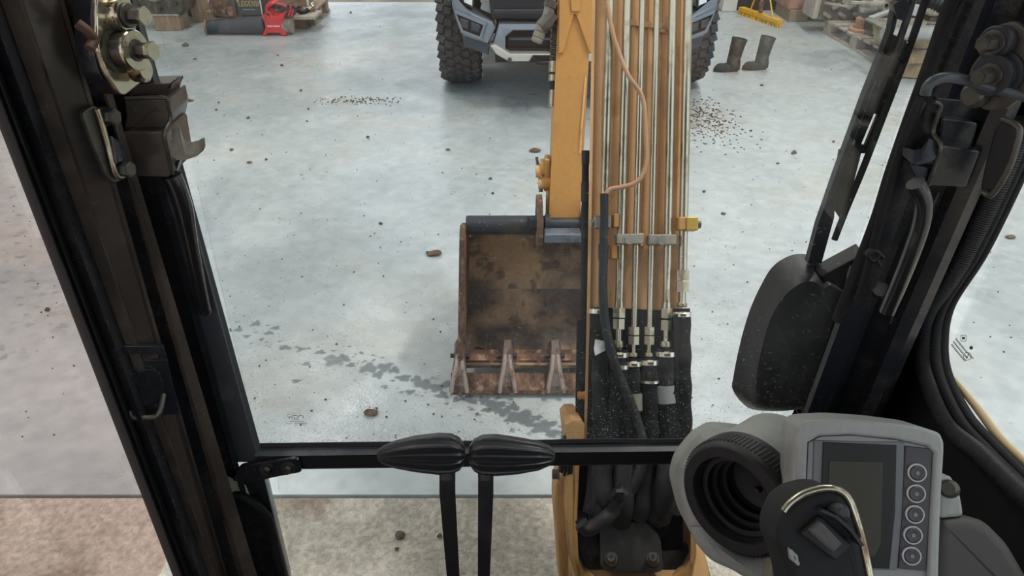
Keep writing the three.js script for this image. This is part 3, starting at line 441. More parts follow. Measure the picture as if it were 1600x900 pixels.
  hoses.forEach(([n6, pts, r], i) => {
    const c = pts.map(([x, y], k) => B(x, y, k === 0 ? 0.026 : k < 4 ? 0.03 : 0.05)), o = part(t, 'hose_sleeve', tube(c, (u) => r * PX * (0.96 + 0.06 * Math.sin(u * 40 + i)), 16, 60), M.sleeve);
    const cy = n6[6], y0 = pts[0][1], cx = lerp(pts[0][0], pts[1][0], (cy - y0) / (pts[1][1] - y0));
    part(o, 'hose_clamp', [cyl(B(cx, cy - 3.6, .028), B(cx, cy + 3.6, .028), (r + 1.2) * PX, (r + 1.2) * PX, 28), box(...B(cx + 2, cy, 0.028 + r * PX).toArray(), .012, .006, .008)], M.clampBand);
  });
  parts(t, 'hose_clamp', [cyl(B(968, 570, .03), B(968, 576, .03), 15 * PX), cyl(B(1015, 594, .032), B(1015, 598, .032), 15.5 * PX)], M.clampBand);
  part(t, 'hose_label', cyl(B(1039, 602, .032), B(1041, 629, .032), 15.6 * PX, 15.6 * PX, 24), std({ color: 0x8f9190, roughness: 0.7 }), 'pale grey tag wrapped round a hose');
  part(t, 'hose_label', cyl(B(990, 614, .03), B(990, 640, .03), 14.2 * PX, 14.2 * PX, 24), std({ color: 0x8b8a78, roughness: 0.7 }));
  // dirty white cloth caught behind the left hose
  part(t, 'cloth_scrap', loft([[[930, 530], [944, 533], [946, 548], [934, 552]], [[928, 545], [938, 541], [941, 550], [930, 556]]].map((r, k) => r.map(([x, y]) => B(x, y, 0.05 + k * 0.004)))), M.white);
  // black cover sheet over the boom foot and the fan of larger hoses behind
  part(t, 'foot_cover', plate([[924, 492], [930, 480], [1060, 486], [1076, 490], [1078, 700], [1080, 800], [916, 800], [918, 690], [920, 560]], B(1000, 640, 0.012), NB_, 0.008, 0.002), M.sleeve);
  part(t, 'side_sleeve', loft([[[1052, 492], [1074, 486], [1076, 500], [1054, 506]], [[1056, 600], [1076, 600], [1078, 604], [1058, 606]], [[1052, 700], [1078, 700], [1080, 704], [1054, 706]]].map((r) => r.map(([x, y], k) => B(x, y, k < 2 ? 0.045 : 0.02)))), M.sleeve);
  part(t, 'pin_boss', [cyl(B(904, 617, -0.03), B(919, 617, -0.03), 8 * PX), cyl(B(902, 617, -0.03), B(904, 617, -0.03), 6 * PX)], M.yellow);
  // black rod and its sleeve down the left flank
  const rod = part(t, 'flank_hose', tube([[915, 240], [914, 330], [913, 440], [911, 530]].map(([x, y]) => B(x, y, -0.03)), 5.6 * PX, 12), M.rubber);
  parts(rod, 'end_cap', [cyl(B(915, 236, -.03), B(915, 256, -.03), 6.6 * PX), cyl(B(914.6, 285, -.03), B(914.3, 315, -.03), 6.8 * PX)], M.plasticBlack);
  part(t, 'flank_sleeve', tube([[910, 500], [909, 560], [908, 640], [909, 720]].map(([x, y]) => B(x, y, -0.035)), 9.2 * PX, 12), M.sleeve);
}
{ // swing post: yellow casting with a dark well and a bolted cover plate
  const t = thing('swing_post', 'yellow swing post at the foot of the boom with black bolted cover', 'swing post', B(985, 880, -0.05));
  const out = [[886, 724], [888, 700], [884, 664], [892, 655], [908, 655], [914, 664], [914, 700], [906, 726], [903, 800], [902, 868], [914, 892], [935, 903], [1050, 903], [1070, 888], [1080, 868], [1080, 760], [1078, 720], [1077, 684], [1082, 668], [1089, 682], [1087, 730], [1088, 800], [1090, 868], [1084, 900], [1060, 926], [930, 926], [900, 905], [890, 870], [884, 800]];
  part(t, 'casting', plate(out, B(985, 800, 0.05), NB_, 0.2, 0.008), M.yellowDirty);
  part(t, 'side_lobe', plate(roundOutline([[886, 726], [868, 752], [866, 790], [871, 850], [876, 930], [904, 930], [896, 860], [890, 800]], 0.3), B(880, 800, -0.02), NB_, 0.12, 0.006), M.yellowDirty);
  part(t, 'well', plate([[898, 715], [1084, 715], [1086, 870], [1062, 905], [924, 905], [900, 880]], B(985, 800, -0.02), NB_, 0.01, 0.001), M.sleeve, 'black well');
  part(t, 'well_lining', plate([[902, 822], [930, 838], [944, 868], [960, 890], [1020, 896], [1060, 880], [1079, 850], [1080, 868], [1070, 888], [1050, 903], [935, 903], [914, 892], [902, 868]], B(985, 860, 0.03), NB_, 0.04, 0.01), M.sleeve);
  const cp = part(t, 'cover_plate', plate(roundOutline([[938, 818], [1010, 814], [1032, 838], [1038, 896], [938, 894]], 0.2), B(985, 860, 0.055), NB_.clone().add(V(0, 0.25, 0)).normalize(), 0.012, 0.003), worn([38, 38, 37], [70, 68, 64], 0.4, 0.3, { roughness: 0.6 }));
  for (const x of [955, 1020]) { const b = part(cp, 'cap_bolt', [lathe(B(x, 875, 0.05), B(x, 872, 0.063), [[0, 0], [11 * PX, 0], [11 * PX, 0.7], [9 * PX, 1], [0, 1]], 24), lathe(B(x, 873, 0.06), B(x, 870, 0.078), [[0, 0], [7.4 * PX, 0], [7.6 * PX, 0.6], [6 * PX, 1], [0, 1]], 24)], M.zincDark); part(b, 'bolt_socket', hexg(B(x, 870.4, 0.074), B(x, 869.6, 0.0786), 3.6 * PX), M.truckBlack); }
  const cap = part(t, 'pin_cap', [lathe(B(873, 712, 0.01), B(887, 712, 0.01), [[0, 0], [24 * PX, 0], [26 * PX, 0.2], [26 * PX, 0.45], [31 * PX, 0.5], [31 * PX, 1], [0, 1]], 28), cyl(B(884, 712, .01), B(892, 712, .01), 36 * PX)], M.rubber);
  const g = []; bolt(g, B(873, 741, 0.01), V(-1, 0, 0), 0.011, 0.012, 0.013); part(cap, 'bolt', g, M.zincDark);
  part(t, 'hose_elbow', [lathe(B(912, 824, 0.03), B(906, 806, 0.04), [[0, 0], [12 * PX, 0], [14 * PX, 0.5], [12 * PX, 1], [0, 1]], 20)], M.hose);
  // larger hoses that dive into the well behind the window bar
  const big = (pts, r, name = 'hose') => part(t, name, tube(pts.map(([x, y, n]) => B(x, y, n)), (u) => r * PX * (u > 0.93 ? 1 - (u - 0.93) * 6 : 1), 16, 40), M.hose);
  big([[938, 690, .03], [938, 740, .04], [944, 780, .05], [952, 806, .03]], 17); big([[978, 690, .03], [975, 750, .05], [974, 790, .06], [968, 822, .03]], 16); big([[1052, 690, .04], [1048, 730, .06], [1040, 770, .06], [1024, 816, .03]], 20); big([[1070, 700, .03], [1066, 740, .05], [1058, 780, .04]], 14);
  part(t, 'mounting', [rbox(B(985, 980, -.1).x, 0.24, B(985, 980, -.1).z, 0.3, 0.34, 0.26, 0.02)], M.yellowDirty);
}
{ // arm (dipper) hanging from the boom tip
  const A = V(0.18, 0.56, -2.1), C = V(0.215, 1.5, -2.45), D = V(0.22, 2.2, -2.68);
  const t = thing('dipper_stick', 'yellow excavator arm hanging straight down behind the pipes', 'excavator arm', A);
  const ring = (P0, w0, w1, d, u) => [P0.clone().add(V(-w0, 0, 0)), P0.clone().add(V(w1, 0, 0)), P0.clone().add(V(w1, 0, 0)).addScaledVector(u, -d), P0.clone().add(V(-w0, 0, 0)).addScaledVector(u, -d)];
  const bk = V(0, 0.35, 0.94).normalize();
  const E = (x, y) => { const P0 = A, N = bk; return onP(x, y, P0, N); };
  const L0 = E(857, 362), R0 = E(906, 362), L1 = E(871, 40), R1 = E(923, 40);
  const q = (a, b) => [a, b, b.clone().addScaledVector(bk, -0.13), a.clone().addScaledVector(bk, -0.13)];
  const up = L1.clone().sub(L0).normalize();
  part(t, 'beam', loft([q(L0, R0), q(E(857.5, 345), E(906, 345)), q(L1, R1), q(L1.clone().addScaledVector(up, 0.35).add(V(-.02, 0, 0)), R1.clone().addScaledVector(up, 0.35).add(V(.02, 0, 0))), q(V(0.12, 2.2, -2.62), V(0.34, 2.2, -2.62))], true, true, 0.3), M.yellow);
  const on = (x, y, n) => E(x, y).addScaledVector(bk, n);
  part(t, 'end_plate', plate([[857, 336], [862, 350], [868, 354], [898, 354], [904, 342], [906, 346], [905, 362], [857, 362]], on(880, 350, 0.006), bk, 0.012, 0.003), M.yellow);
  part(t, 'gusset', plate([[874, -60], [930, -60], [926, 80], [921, 82], [900, 22], [897, 22], [880, 82], [873, 84]], on(900, 40, 0.01), bk, 0.012, 0.003), M.yellow);
  part(t, 'gusset_plate', plate([[886, -60], [912, -60], [906, 18], [893, 18]], on(900, 0, 0.016), bk, 0.008, 0.003), M.yellow);
  const w = part(t, 'weld_bead', [tube([on(906, 240, 0), on(908, 205, 0.002), on(911, 170, 0.002), on(915, 120, 0)], 0.004, 6)], M.tan);
  // pin bosses on the left flank
  const pin = part(t, 'pin_lug', [cyl(on(846, 263, -.05), on(862, 263, -.05), 0.03), cyl(on(849, 288, -.05), on(862, 286, -.05), 0.026), rbox(...on(856, 272, -.05).toArray(), 0.02, 0.12, 0.05, 0.006)], M.yellow);
  parts(pin, 'pin_head', [cyl(on(838, 268, -.05), on(846, 268, -.05), 0.024), cyl(on(842, 288, -.05), on(850, 288, -.05), 0.02)], M.tan);
  part(pin, 'locking_bolt', [tube([on(839, 246, -.04), on(841, 258, -.04), on(845, 272, -.04)], 0.005, 8), cyl(on(846, 296, -.05), on(846, 302, -.05), 0.007)], M.zincDark);
  part(pin, 'grease_plate', plate([[853, 244], [858, 244], [859, 262], [852, 262]], on(856, 252, -0.02), bk, 0.008, 0.002), M.zinc);
  // spring-guarded hose and quick coupling on the left
  const hp = [[874, -40], [869, 40], [866, 100], [864, 160]].map(([x, y]) => on(x, y, -0.02)), spring = part(t, 'hose', tube(hp, 0.011, 10), M.hose), coil = [];
  const c = new THREE.CatmullRomCurve3(hp); const cp = []; for (let i = 0; i <= 420; i++) { const p = c.getPointAt(Math.min(1, i / 420 * 0.8)), a = i * Math.PI * 2 / 10; cp.push(p.add(V(Math.cos(a) * 0.013, 0, Math.sin(a) * 0.013))); }
  part(spring, 'guard_spring', tube(cp, 0.003, 5, 840), M.zincDark);
  parts(spring, 'hose_end', [cyl(on(866, 95, -.02), on(865, 112, -.02), 0.016), cyl(on(865, 116, -.02), on(864.5, 126, -.02), 0.015), cyl(on(864, 140, -.02), on(863, 166, -.02), 0.012)], M.fitting);
  const qc = part(t, 'quick_coupling', [lathe(on(838, 66, 0), on(849, 36, 0), [[0, 0], [0.016, 0], [0.019, 0.08], [0.019, 0.2], [0.016, 0.22], [0.019, 0.26], [0.019, 0.5], [0.016, 0.52], [0.019, 0.58], [0.019, 1], [0, 1]], 20), tube([on(849, 38, 0), on(856, 24, 0), on(860, 0, 0), on(862, -40, 0)], 0.017, 10)], M.castGray);
  parts(qc, 'coupling_nut', [hexg(on(856, 34, 0.01), on(864, 22, 0.01), 0.02), hexg(on(858, 12, 0.01), on(862, 2, 0.01), 0.022), cyl(on(846, 44, 0.01), on(858, 32, 0.01), 0.024)], M.zincDark);
  part(t, 'arm_rod', tube([on(857, 300, -.05), on(856, 340, -.05), on(855.5, 352, -.05)], 0.006, 8), M.tan);
}
{ // digging bucket resting on the floor, mouth towards the cab
  const BX = 0.165, HW = 0.335;
  const t = thing('digging_bucket', 'rusty worn digging bucket resting on the floor with its mouth to the cab', 'bucket', V(BX, 0, -2.1));
  const prof = [[-1.93, 0.105], [-2.05, 0.1], [-2.18, 0.108], [-2.27, 0.135], [-2.335, 0.19], [-2.365, 0.27], [-2.365, 0.35], [-2.33, 0.43], [-2.26, 0.5], [-2.16, 0.56]];
  const cv = new THREE.CatmullRomCurve3(prof.map(([z, y]) => V(0, y, z))), P = cv.getPoints(36), T = 0.014;
  const nrm = P.map((p, i) => { const d = P[Math.min(i + 1, 36)].clone().sub(P[Math.max(i - 1, 0)]).normalize(); return V(0, -d.z, d.y).multiplyScalar(1); });
  const pos = []; const sheet = (xl, xr) => { const rings = P.map((p, i) => { const o = p.clone().addScaledVector(nrm[i], p.y > 0 ? -T : T); return [V(xl(p), p.y, p.z), V(xr(p), p.y, p.z), V(xr(p), o.y, o.z), V(xl(p), o.y, o.z)]; }); return loft(rings); };
  const half = (p) => HW * lerp(1.03, 0.97, p.y / 0.56);
  part(t, 'shell', sheet((p) => BX - half(p), (p) => BX + half(p)), M.bucketIn);
  for (const s of [-1, 1]) {
    const sh = P.map((p) => [p.z, p.y]); sh.push([-2.11, 0.575], [-2.06, 0.55], [-2.02, 0.42], [-1.97, 0.28], [-1.93, 0.16]);
    const ring = (off) => sh.map(([z, y]) => V(BX + s * (half(V(0, y, 0)) + off), y, z));
    const o = part(t, 'side_plate', loft([ring(0), ring(0.016)]), M.rust);
    part(o, 'side_edge', tube([[-2.11, 0.575], [-2.06, 0.55], [-2.02, 0.42], [-1.97, 0.28], [-1.93, 0.13]].map(([z, y]) => V(BX + s * (half(V(0, y, 0)) + 0.008), y, z)), 0.011, 8), M.rust);
  }
  // hinge side: round dark top bar, the ears and the cross block under the arm
  const topbar = part(t, 'top_tube', [lathe(V(BX - 0.325, 0.558, -2.15), V(BX + 0.325, 0.558, -2.15), [[0, 0], [0.03, 0], [0.032, 0.01], [0.032, 0.99], [0.03, 1], [0, 1]], 28), box(BX, 0.535, -2.165, 0.65, 0.04, 0.02)], M.darkSteel);
  for (const [x, m] of [[onZ(843, 360, -2.08).x, M.rust], [onZ(918, 360, -2.08).x, M.rust]]) part(t, 'ear', loft([0, 0.02].map((dx) => roundOutline([[-2.04, 0.53], [-2.02, 0.6], [-2.09, 0.67], [-2.2, 0.66], [-2.26, 0.52], [-2.15, 0.49]], 0.3).map(([z, y]) => V(x - 0.01 + dx, y, z)))), m);
  part(t, 'cross_block', rbox(onZ(879, 370, -2.04).x, onZ(879, 370, -2.04).y, -2.05, 0.125, 0.035, 0.05, 0.006), M.blueSteel);
  const pinA = onZ(834, 350, -2.1), pinB = onZ(857, 350, -2.1);
  const pn = part(t, 'hinge_pin', [cyl(pinA, V(0.29, pinA.y, -2.1), 0.022), lathe(pinB.clone().add(V(-0.012, 0, 0)), pinB.clone().add(V(0.004, 0, 0)), [[0, 0], [0.034, 0], [0.034, 1], [0, 1]], 24)], M.darkSteel);
  part(pn, 'pin_nut', [hexg(pinA.clone().add(V(-0.012, 0, 0)), pinA.clone().add(V(0.012, 0, 0)), 0.028), cyl(pinA.clone().add(V(0.012, 0, 0)), pinA.clone().add(V(0.03, 0, 0)), 0.034)], M.darkSteel);
  // lip, teeth and the bar welded across the teeth
  part(t, 'lip', loft([[[-1.945, 0.1], [-1.945, 0.114], [-2.0, 0.12], [-2.0, 0.086]], [[-1.945, 0.1], [-1.945, 0.114], [-2.0, 0.12], [-2.0, 0.086]]].map((r, k) => r.map(([z, y]) => V(BX + (k ? 1 : -1) * 0.35, y, z)))), M.rust);
  const barr = [[-1.872, 0.016], [-1.876, 0.034], [-1.918, 0.074], [-1.93, 0.07]];
  part(t, 'edge_bar', loft([-1, 1].map((s) => barr.map(([z, y]) => V(BX + s * (s < 0 ? 0.385 : 0.37), y, z)))), M.rust);
  for (let k = 0; k < 5; k++) {
    const x = -0.188 + k * 0.172;
    const pr = (w0, dy) => { const w = w0 * 0.8; return [[-1.868, 0.02], [-1.87, 0.05], [-1.91, 0.112], [-1.96, 0.152], [-2.0, 0.158], [-2.02, 0.13], [-1.99, 0.106], [-1.92, 0.078]].map(([z, y], i) => V(x + w * (i < 2 ? 1.15 : i < 3 ? 1 : i < 5 ? 0.66 : 1), y + dy, z)); };
    const o = part(t, 'tooth', loft([pr(-0.03, 0), pr(-0.025, 0.008), pr(0.025, 0.008), pr(0.03, 0)], true, true, 0.4), M.toothSteel);
    parts(o, 'wear_ridge', [-1, 1].map((s) => tube([V(x + s * 0.028, 0.034, -1.862), V(x + s * 0.022, 0.07, -1.882), V(x + s * 0.012, 0.112, -1.91), V(x + s * 0.008, 0.14, -1.945)], 0.0085, 8)), M.ridge);
    part(o, 'tooth_pin', [cyl(V(x - 0.034, 0.128, -1.955), V(x + 0.034, 0.128, -1.955), 0.008)], M.darkSteel);
  }
  part(t, 'wear_strip', [tube([V(BX - 0.3, 0.114, -2.03), V(BX - 0.22, 0.106, -2.0), V(BX - 0.15, 0.107, -1.985)], 0.005, 6)], M.rust);
}
// ================= the cab around the viewer =================
const VP = [735, 2084];                                             // where the cab's uprights meet in the photograph
const lx = (x0, y) => x0 + (VP[0] - x0) * y / VP[1];
// upright with a closed profile of [x at the photo's top edge, z, x at its bottom edge (optional)]
const upright = (prof, y0, y1, steps = 1) => loft(Array.from({ length: steps + 1 }, (_, k) => { const y = lerp(y0, y1, k / steps); return prof.map(([x0, z, x9]) => onZ(x9 === undefined ? lx(x0, y) : lerp(x0, x9, y / 900), y, z)); }), true, true, 0.4);
const ZG = -0.765;                                                  // plane of the windscreen
const cab = thing('excavator_cab', 'dark painted excavator cab frame with two front pillars seen from the seat', 'excavator cab', V(0, 0.6, -0.05));
{ // left pillar
  const p = part(cab, 'front_pillar', [upright([[1, -.65, 327], [30, -.652, 336], [36, -.66, 338], [92, -.682, 353], [100, -.685, 356], [100, -.74, 356], [1, -.72, 327]], -140, 1010)], M.cabBrown);
  part(p, 'pillar_skin', [upright([[-42, -.625, 297], [-20, -.618, 312], [1, -.65, 327], [1, -.70, 327], [-60, -.66, 285]], -140, 1010), upright([[100, -.70, 356], [118, -.705, 371], [118, -.75, 371], [100, -.75, 356]], -140, 1010)], M.cabBlack);
  part(p, 'inner_rib', upright([[118, -.69, 371], [124, -.685, 380], [132, -.70, 402], [132, -.76, 402], [118, -.74, 371]], -140, 1010), M.cabBrown);
  part(p, 'guide_channel', [upright([[132, -.752, 402], [174, -.762, 416], [174, -.80, 416], [132, -.80, 402]], -140, 1010), upright([[165, -.74, 411], [176, -.742, 420], [176, -.77, 420], [165, -.77, 411]], -140, 770)], M.cabBlack);
  part(cab, 'door_seal', [upright([[-78, -.62, 270], [-70, -.605, 276], [-60, -.6, 283], [-56, -.61, 287], [-50, -.608, 292], [-40, -.625, 300], [-60, -.66, 285]], -140, 1010), ], M.sealBlack);
  // guide bracket with roller bolts, facing the middle of the cab
  const N = V(0.97, 0.03, 0.2).normalize(), P = onZ(190, 70, -0.675);
  const on = (x, y, n) => onP(x, y, P, N).addScaledVector(N, n);
  const b = part(cab, 'roller_bracket', [plate(roundOutline([[150, 12], [154, -25], [196, -40], [208, 15], [214, 50], [230, 85], [232, 120], [197, 149], [186, 146], [166, 112], [153, 75]], 0.25), P, N, 0.006, 0.0015)], M.zinc, 'scratched zinc bracket plate');
  part(b, 'backing_plate', plate(roundOutline([[143, 15], [148, -30], [190, -45], [206, 20], [220, 118], [190, 152], [158, 120], [146, 80]], 0.25), on(190, 70, -0.008), N, 0.02, 0.002), M.cabBlack);
  const r1 = part(b, 'guide_roller', [lathe(on(181, 24, 0), on(181, 24, 0.012), [[0, 0], [0.0145, 0], [0.015, 0.3], [0.015, 0.8], [0.0135, 1], [0, 1]], 28)], M.zinc); const g1 = []; bolt(g1, on(181, 24, 0.014), N, 0.0072, 0.012, 0.011); part(r1, 'roller_bolt', g1, M.zincDark); part(r1, 'bolt_end', lathe(on(181, 24, 0.026), on(181, 24, 0.031), [[0, 0], [0.008, 0], [0.0082, 0.4], [0.009, 1], [0, 1]], 6), M.zinc);
  const r2 = part(b, 'guide_roller', [lathe(on(183, 78, 0), on(183, 78, 0.018), [[0, 0], [0.021, 0], [0.021, 0.15], [0.0165, 0.2], [0.0165, 0.8], [0.018, 0.84], [0.018, 1], [0, 1]], 32)], M.zincDark); part(r2, 'washer', lathe(on(183, 78, 0.0175), on(183, 78, 0.021), [[0, 0], [0.0185, 0], [0.0185, 0.7], [0.0175, 1], [0, 1]], 32), M.zinc); const g2 = []; bolt(g2, on(183, 78, 0.021), N, 0.0072, 0.013, 0.01); part(r2, 'roller_bolt', g2, M.zincDark); part(r2, 'bolt_end', lathe(on(183, 78, 0.033), on(183, 78, 0.039), [[0, 0], [0.008, 0], [0.0082, 0.4], [0.009, 1], [0, 1]], 6), M.zinc);
  part(b, 'locking_nut', [lathe(on(203, 108, 0.006), on(203, 108, 0.018), [[0, 0], [0.012, 0], [0.012, 0.8], [0.009, 1], [0, 1]], 20)], M.zinc);
  part(b, 'rusty_clip', [tube([on(128, 36, -.005), on(136, 48, 0), on(146, 62, 0), on(140, 76, 0)], 0.0045, 10)], M.rust);
  // striker plate lower down
  const P2 = onZ(165, 220, -0.672), on2 = (x, y, n) => onP(x, y, P2, N).addScaledVector(N, n);
  const s = part(cab, 'striker_plate', [plate(roundOutline([[129, 176], [146, 164], [160, 170], [172, 215], [184, 262], [203, 264], [201, 274], [182, 287], [170, 280], [150, 235], [136, 195]], 0.3), P2, N, 0.006, 0.0015)], M.zincDark);
  part(s, 'striker_lip', tube([[146, 170], [153, 190], [163, 225], [172, 262], [180, 276], [194, 272]].map(([x, y]) => on2(x, y, 0.004)), 0.0028, 8), M.zinc);
  for (const [x, y] of [[163, 182], [187, 264]]) { const g = []; bolt(g, on2(x, y, 0.0), N, 0.0085, 0.012, 0.01); part(s, 'bolt', g, M.zincDark); }
  part(s, 'catch_tongue', [plate([[176, 212], [192, 222], [198, 250], [184, 256]], on2(186, 236, 0.01), N, 0.012, 0.003)], M.cabBlack);
  // plate with a wire ring
  const P3 = onZ(236, 606, -0.655), N3 = V(0.45, 0.1, 0.89).normalize(), on3 = (x, y, n) => onP(x, y, P3, N3).addScaledVector(N3, n);
  const d = part(cab, 'ring_plate', [plate([[193, 564], [262, 562], [264, 575], [282, 648], [218, 650], [210, 628]], P3, N3, 0.012, 0.002)], M.cabBlack);
  part(d, 'ring_boss', [plate(ell(229, 606, 28, 31, -0.12, 36), on3(229, 606, 0.007), N3, 0.01, 0.003), plate(ell(231, 592, 21, 15, -0.12, 30), on3(231, 592, 0.009), N3, 0.004, 0.001)], M.cabBlack);
  part(d, 'wire_ring', [tube([on3(211, 611, 0.004), on3(207, 622, 0.014), on3(203, 632, 0.02), on3(208, 638, 0.021), on3(225, 638, 0.021), on3(243, 636, 0.021), on3(250, 626, 0.017), on3(255, 613, 0.004)], 0.0036, 10)], M.zincDark);
  part(cab, 'caution_strip', [plate([[186, 540], [256, 541], [260, 556], [192, 553]], onZ(224, 548, -0.652), N3, 0.008, 0.002)], M.cabBlack);
  // foot of the pillar: black lower post, bent rubber profile and a pale scrap
  part(cab, 'lower_post', [plate([[344, 775], [372, 765], [396, 742], [412, 742], [436, 840], [452, 905], [460, 960], [384, 960], [362, 860]], onZ(390, 820, -0.75), V(0.2, 0, 0.98), 0.03, 0.004)], M.cabBlack);
  part(cab, 'rubber_profile', tube([[352, 782], [370, 774], [392, 784], [416, 806], [424, 826], [432, 860], [444, 912], [450, 960]].map(([x, y]) => onZ(x, y, -0.742)), 0.0075, 10), M.rubber);
  part(cab, 'sealant_scrap', [loft([[[342, 748], [352, 742], [356, 774], [348, 778]], [[356, 750], [372, 752], [368, 776], [354, 772]], [[376, 756], [384, 758], [392, 778], [380, 772]]].map((r, k) => r.map(([x, y]) => onZ(x, y, -0.742 - k * 0.004))))], M.paleRag, 'pale scrap of sealant');
}
const fw = thing('front_window', 'large front windscreen in a black sash with grab handles and latches', 'window', onZ(820, 715, ZG));
{ // windscreen sash
  const yb = (x, a) => lerp(697, 688, (x - 402) / 838) + a;
  const ring = (x) => [[-1, -.785], [2, -.752], [3.5, -.75], [16, -.738], [17, -.742], [36, -.742], [37, -.785]].map(([dy, z]) => onZ(x, yb(x, dy * (x < 600 ? 1 : 0.94)), z));
  part(fw, 'bottom_rail', loft([ring(398), ring(820), ring(1246)], true, true, 0.3), M.sash);
  part(fw, 'rail_gasket', loft([[396], [620], [820], [940], [1010], [1246]].map(([x]) => [[-5, -.775], [-4, -.752], [2, -.748], [2, -.775]].map(([dy, z]) => onZ(x, yb(x, dy) + (x === 940 ? -1.5 : 0), z)))), M.rubber);
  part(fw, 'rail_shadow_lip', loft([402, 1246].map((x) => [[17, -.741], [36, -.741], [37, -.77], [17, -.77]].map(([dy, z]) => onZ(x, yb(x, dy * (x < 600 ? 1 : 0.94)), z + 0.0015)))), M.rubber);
  part(fw, 'left_stile', [upright([[174, -.748, 416], [200, -.742, 447], [206, -.742, 453], [215, -.75, 463], [215, -.785, 463], [174, -.785, 416]], -140, 722)], M.sash);
  part(fw, 'right_stile', [upright([[1484, -.785], [1487, -.752], [1498, -.742], [1540, -.738], [1556, -.745], [1556, -.785]], -140, 715)], M.cabBlack);
  const gl = [onZ(205, -140, ZG), onZ(1512, -140, ZG), onZ(1240, 692, ZG), onZ(405, 700, ZG)];
  part(fw, 'glass', [loft([gl, gl.map((p) => p.clone().add(V(0, 0, -0.004)))])], M.pane);
  // print on the glass, seen from behind (the square code is left out)
  const cv = document.createElement('canvas'); cv.width = 512; cv.height = 256; const c = cv.getContext('2d'); c.clearRect(0, 0, 512, 256); c.strokeStyle = c.fillStyle = '#22292a'; c.lineWidth = 9; c.lineJoin = 'miter';
  c.beginPath(); c.moveTo(120, 60); c.lineTo(158, 108); c.lineTo(192, 74); c.lineTo(222, 108); c.lineTo(232, 64); c.lineTo(330, 62); c.lineTo(352, 82); c.lineTo(336, 106); c.lineTo(262, 108); c.lineTo(262, 76); c.stroke(); c.beginPath(); c.moveTo(356, 104); c.lineTo(380, 62); c.lineTo(450, 62); c.lineTo(468, 108); c.moveTo(440, 88); c.lineTo(462, 94); c.stroke();
  c.lineWidth = 5; c.beginPath(); c.moveTo(120, 40); c.lineTo(230, 36); c.lineTo(262, 16); c.lineTo(360, 14); c.lineTo(440, 34); c.stroke();
  const line = (x0, x1, y, w) => { for (let x = x0; x < x1; x += w + 5) c.fillRect(x, y, w, 11); }; line(205, 370, 132, 14); line(150, 440, 166, 12); line(58, 168, 204, 10); line(240, 310, 200, 12); line(350, 500, 198, 11); line(240, 300, 230, 10); line(370, 470, 226, 9);
  const tx = new THREE.CanvasTexture(cv); tx.colorSpace = THREE.SRGBColorSpace; const A = onZ(438, 644, ZG + 0.001), Bq = onZ(481, 666, ZG + 0.001);
  const g = new THREE.PlaneGeometry(Bq.x - A.x, A.y - Bq.y); g.translate((A.x + Bq.x) / 2, (A.y + Bq.y) / 2, ZG + 0.001); part(fw, 'glass_print', g, std({ map: tx, transparent: true, roughness: 0.8 }), 'small dark maker print on the glass', true);
  // corner bracket with two bolts
  const cb = part(fw, 'corner_bracket', [plate(roundOutline([[362, 752], [374, 730], [402, 724], [466, 716], [472, 738], [440, 744], [420, 748], [396, 756]], 0.2), onZ(420, 735, -0.732), V(0, 0, 1), 0.008, 0.0015)], M.cabBlack);
  for (const x of [417, 450]) { const g = []; bolt(g, onZ(x, x === 417 ? 733 : 731, -0.732), V(0, 0.1, 1), 0.0078, 0.006, 0.0115); part(cb, 'bracket_bolt', g, M.zincDark); }
  // latch boxes, hooks and grab handles
  const ext = (pts, z, d, b = 0.002) => plate(pts, onZ(pts[0][0], pts[0][1], z), V(0, 0, 1), d, b);
  const l = part(fw, 'latch_box', [ext(roundOutline([[194, 156], [262, 154], [267, 178], [262, 205], [258, 212], [191, 210], [197, 180]], 0.12), -0.722, 0.05), ext(roundOutline([[190, 207], [258, 206], [270, 272], [262, 278], [208, 276], [194, 240]], 0.08), -0.706, 0.06), ext([[210, 132], [266, 130], [262, 156], [196, 156]], -0.738, 0.03)], M.cabBrown, 'stepped black latch box');
  part(l, 'latch_edge', [tube([[196, 154], [256, 153], [263, 164], [266, 186], [257, 208], [263, 240], [270, 272]].map(([x, y], i) => onZ(x, y, i < 4 ? -0.721 : -0.706)), 0.0022, 8), ext([[266, 132], [269, 130], [262, 152], [259, 158]], -0.735, 0.03)], M.zincDark);
  parts(l, 'latch_hole', [[212, 171], [246, 171]].map(([x, y]) => cyl(onZ(x, y, -0.724), onZ(x, y, -0.7215), 0.0028)), M.truckBlack);
  part(l, 'latch_hook', [loft([[[268, 202], [280, 196], [286, 228], [270, 244]], [[280, 208], [287, 218], [290, 242], [276, 250]], [[292, 224], [300, 222], [308, 240], [290, 250]], [[306, 222], [315, 218], [318, 234], [308, 244]], [[316, 216], [320, 215], [321, 228], [318, 235]]].map((r, k) => r.map(([x, y], j) => onZ(x, y, -0.71 + (j > 1 ? 0.006 : -0.006))))), ], M.castGray, 'bare steel latch hook');
  part(l, 'latch_foot', [ext([[262, 256], [280, 252], [272, 276], [266, 276]], -0.716, 0.012)], M.cabBlack);
  const hr = part(fw, 'grab_handle', [tube([[268, 274], [276, 292], [286, 322], [294, 360], [303, 405], [312, 448], [320, 482]].map(([x, y], i) => onZ(x, y, -0.712 - (i > 4 ? (i - 4) * 0.008 : 0))), (u) => lerp(0.0105, 0.0078, sstep(0.15, 0.5, u)), 16, 60), new THREE.SphereGeometry(0.0078, 16, 12).translate(...onZ(321, 485, -0.729).toArray())], M.handle, 'worn black grab handle');
